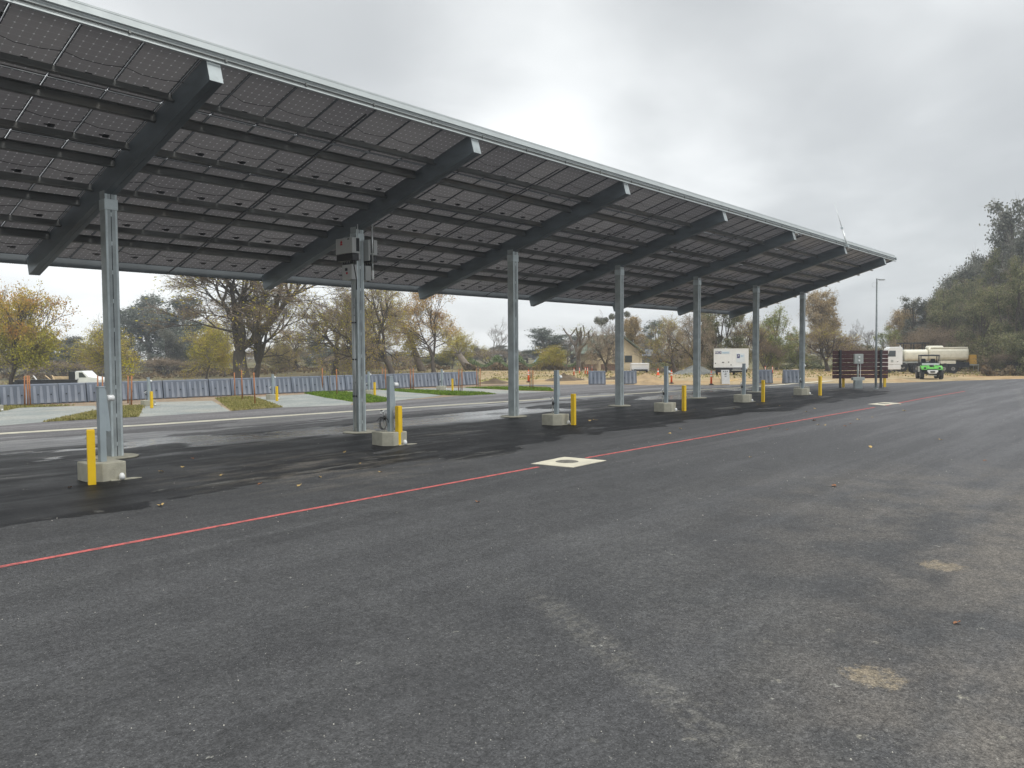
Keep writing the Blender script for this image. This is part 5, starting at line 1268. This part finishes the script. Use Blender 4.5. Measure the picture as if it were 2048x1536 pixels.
brush('field_brush', -200, 900, 118, 140, .9, 9000, 'leaf_brown', 'brown undergrowth beyond the grass', 7)
brush('dry_weeds', 960, 2050, 74, 105, .22, 5000, 'grass_dry', 'dry weeds and tufts over the dirt field', 8, .12)
brush('grass_tufts', -200, 960, 76, 112, .14, 9000, 'grass_dry', 'olive grass beyond the barriers', 9, .12)

# ------------------------------------------------------------------ stakes and saplings
st_ = thing('tree_stake', '', 'stake'); bpy.data.objects.remove(st_)
def stake(u, vb, vt, label, tilt=0.):
    P = G(u, vb); H_ = max(.8, ZV(P, vt)-P.z); r = random.Random(int(u*7)); b = MB()
    b.tube([(0, 0, -.05), (r.uniform(-.03, .03)+tilt, r.uniform(-.03, .03), H_)], .035, 7)
    o = b.build('tree_stake', 'stake', smooth=True, loc=P); tag(o, label, 'stake', 'orange brown wooden tree stakes')
sk = [(50, 812, 752, 'left stake of the leftmost pair, before the flatbed truck'), (56, 812.5, 751, 'middle stake of the leftmost group'), (61, 812, 751, 'right stake of the leftmost group'),
      (196, 805, 751, 'left stake in front of the white truck cab'), (206, 804, 753, 'right stake in front of the white truck cab'),
      (256, 806, 750, 'left stake right of the first canopy post'), (263, 812, 751, 'right stake right of the first canopy post'),
      (470, 793, 745, 'back stake of the three before the big bare tree'), (485, 799, 740, 'middle stake of the three before the big bare tree'), (510, 808, 745, 'front stake of the three, nearest one'),
      (645, 783, 736, 'left stake on the green grass left of the inverter post'), (674, 789.5, 738, 'right stake on the green grass left of the inverter post'),
      (766, 777, 737, 'left stake right of the inverter post'), (772, 778, 737, 'right stake right of the inverter post'),
      (821, 779, 737, 'left stake below the stout trunked tree'), (826.5, 780, 737, 'right stake below the stout trunked tree'),
      (917, 782, 738, 'left stake right of the far pedestal'), (924, 783, 737, 'right stake right of the far pedestal'),
      (954, 773, 736, 'left stake at the end of the barriers'), (960, 774, 737, 'right stake at the end of the barriers'),
      (1060, 776, 740, 'left stake of the pair right of the third post'), (1066, 776.5, 740, 'right stake of the pair right of the third post')]
for u, vb, vt, lb in sk: stake(u, vb, vt, 'wooden stake, '+lb, .03 if u in (256, 263) else 0)
def sapling(u, vb, vt, label, leafy=0, seed=0):
    P = G(u, vb); H_ = ZV(P, vt)-P.z; rr = random.Random(seed+5); r = thing('sapling', label, 'young tree', P, 0, 'staked young trees')
    b = MB(); b.tube([(0, 0, -.05), (.03, .02, H_*.35), (-.02, 0, H_*.65), (.0, 0, H_*.8)], [.03, .024, .018, .01], 6); b.build('trunk', 'bark_pale', r, smooth=True)
    b = MB(); tp = []
    for k in range(9):
        z = H_*rr.uniform(.45, .8); d = (perp(V((0, 0, 1)), rr)*.6+V((0, 0, 1))).normalized(); L = H_*rr.uniform(.2, .38)
        e = V((0, 0, z))+d*L; b.tube([(0, 0, z), V((0, 0, z))+d*L*.5+V((.02, .02, 0)), e], [.012, .008, .004], 4, cap=False); tp.append((V((0, 0, z)), e))
    for k in range(leafy):
        s_, e = rr.choice(tp); p = s_.lerp(e, rr.uniform(.3, 1))+V((rr.gauss(0, .06), rr.gauss(0, .06), rr.gauss(0, .08))); n_ = perp(V((0, 0, 1)), rr); a_ = perp(n_, rr)*.05; c_ = n_.cross(a_)*.6
        b.add([p-a_, p+c_, p+a_, p-c_], [(0, 1, 2, 3)], 1)
    b.build('crown', ['bark_pale', 'leaf_yellow'], r)
for i, (u, vb, vt, lf, lb) in enumerate([(56, 811, 722, 20, 'leafless sapling between the leftmost stakes'), (260, 809, 715, 110, 'sapling with yellow leaves right of the first canopy post'),
      (484, 799, 712, 30, 'bare sapling tied to the middle stake before the big bare tree'), (660, 786, 715, 10, 'bare sapling on the green grass left of the inverter post'), (769, 777.5, 718, 0, 'bare sapling right of the inverter post'),
      (824, 779, 722, 8, 'sapling between the stakes below the stout trunked tree'), (920.5, 782.5, 722, 10, 'sapling right of the far pedestal'), (957, 773.5, 722, 5, 'sapling at the end of the barriers'), (1063, 776, 735, 5, 'sapling right of the third canopy post')]):
    sapling(u, vb, vt, lb, lf, i)

# ------------------------------------------------------------------ litter on the lot
rl_ = random.Random(21)
def leafmesh(seed, mtl):
    r = random.Random(seed); b = MB(); n = 9; vs = [(0, 0, .012)]
    for k in range(n):
        a = 2*pi*k/n; q = (.036 if k % 2 else .024)*r.uniform(.8, 1.2); vs.append((q*cos(a)*1.5, q*sin(a), r.uniform(.004, .03)))
    b.add(vs, [(0, 1+k, 1+(k+1) % n) for k in range(n)]); o = b.build('fallen_leaf', mtl); return o
lm = [leafmesh(1, 'leaf_litter_tan'), leafmesh(2, 'leaf_litter_brown'), leafmesh(3, 'leaf_litter_tan')]
spots = [(385, 918, 1), (322, 944, 0), (520, 969, 1), (140, 976, 1), (600, 972, 0), (365, 935, 0), (444, 951, 0), (322, 1012, 0), (1188, 840, 2), (1194, 841, 2), (1180, 842, 0), (1668, 973, 1), (1636, 850, 0), (1575, 860, 1),
         (1650, 851, 0), (1628, 842, 1), (1585, 795, 0), (1700, 848, 1), (1716, 840, 0), (1745, 835, 0), (1612, 824, 0), (1630, 818, 0), (1515, 809, 0), (1468, 818, 0), (1740, 895, 0), (1970, 922, 1), (1500, 915, 0),
         (1914, 1248, 1), (1808, 822, 0), (1800, 810, 0), (1690, 853, 1), (1560, 812, 0), (1390, 819, 0), (1360, 858, 2), (720, 928, 0), (760, 945, 0), (690, 905, 0),
         (640, 955, 0), (955, 1005, 1), (1880, 880, 0), (1540, 858, 0), (1475, 862, 0), (1340, 868, 0)]
for i, (u, v, k) in enumerate(spots):
    P = G(u, v); base = lm[k]; o = base if not base.get('label') else base.copy()
    if o is not base: COL.objects.link(o)
    o.location = (P.x, P.y, .004); o.rotation_euler = (rl_.uniform(-.25, .25), rl_.uniform(-.25, .25), rl_.uniform(0, 6.28)); s = rl_.uniform(.8, 1.5)*(.6 if depth(P) < 9 else 1.1); o.scale = (s, s, s)
    tag(o, 'small curled brown dead leaf lying on the asphalt' if k == 1 else 'small curled yellow tan dead leaf lying on the asphalt', 'leaf', 'fallen leaves on the lot')
b = MB()
for k in range(520):
    D = 4.5+38*rl_.random()**1.6; u = rl_.uniform(-50, 2100)
    P = PD(u, D, 0.); 
    if P.y > 30 and P.x < 50: continue
    s = rl_.uniform(.0025, .006)*(1 if D < 12 else 1.5); b.box((P.x, P.y, s*.5), (s*2, s*1.6, s*1.3), tx=.6, ty=.6, rz=rl_.uniform(0, 3))
o = b.build('pebbles', 'pebble'); o['kind'] = 'stuff'; o['label'] = 'tiny pale pebbles scattered over the asphalt'
b = MB()
for k in range(1500):
    q = A0+dv*rl_.uniform(0, 34); off = rl_.uniform(-2.6, -.3)
    p = V((q.x+rl_.uniform(-.5, .5), q.y+off, .01)); s = rl_.uniform(.03, .07); a_ = rl_.uniform(0, 6.28)
    b.add([p, p+V((cos(a_)*s, sin(a_)*s, .02)), p+V((cos(a_+1)*s, sin(a_+1)*s, .015))], [(0, 1, 2)])
o = b.build('leaf_litter', 'leaf_litter_brown'); o['kind'] = 'stuff'; o['label'] = 'brown leaf litter along the foot of the barriers'

hz = MB(); hz.box((170, 60, 17), (640, 520, 38)); o = hz.build('haze', 'haze'); o['kind'] = 'stuff'
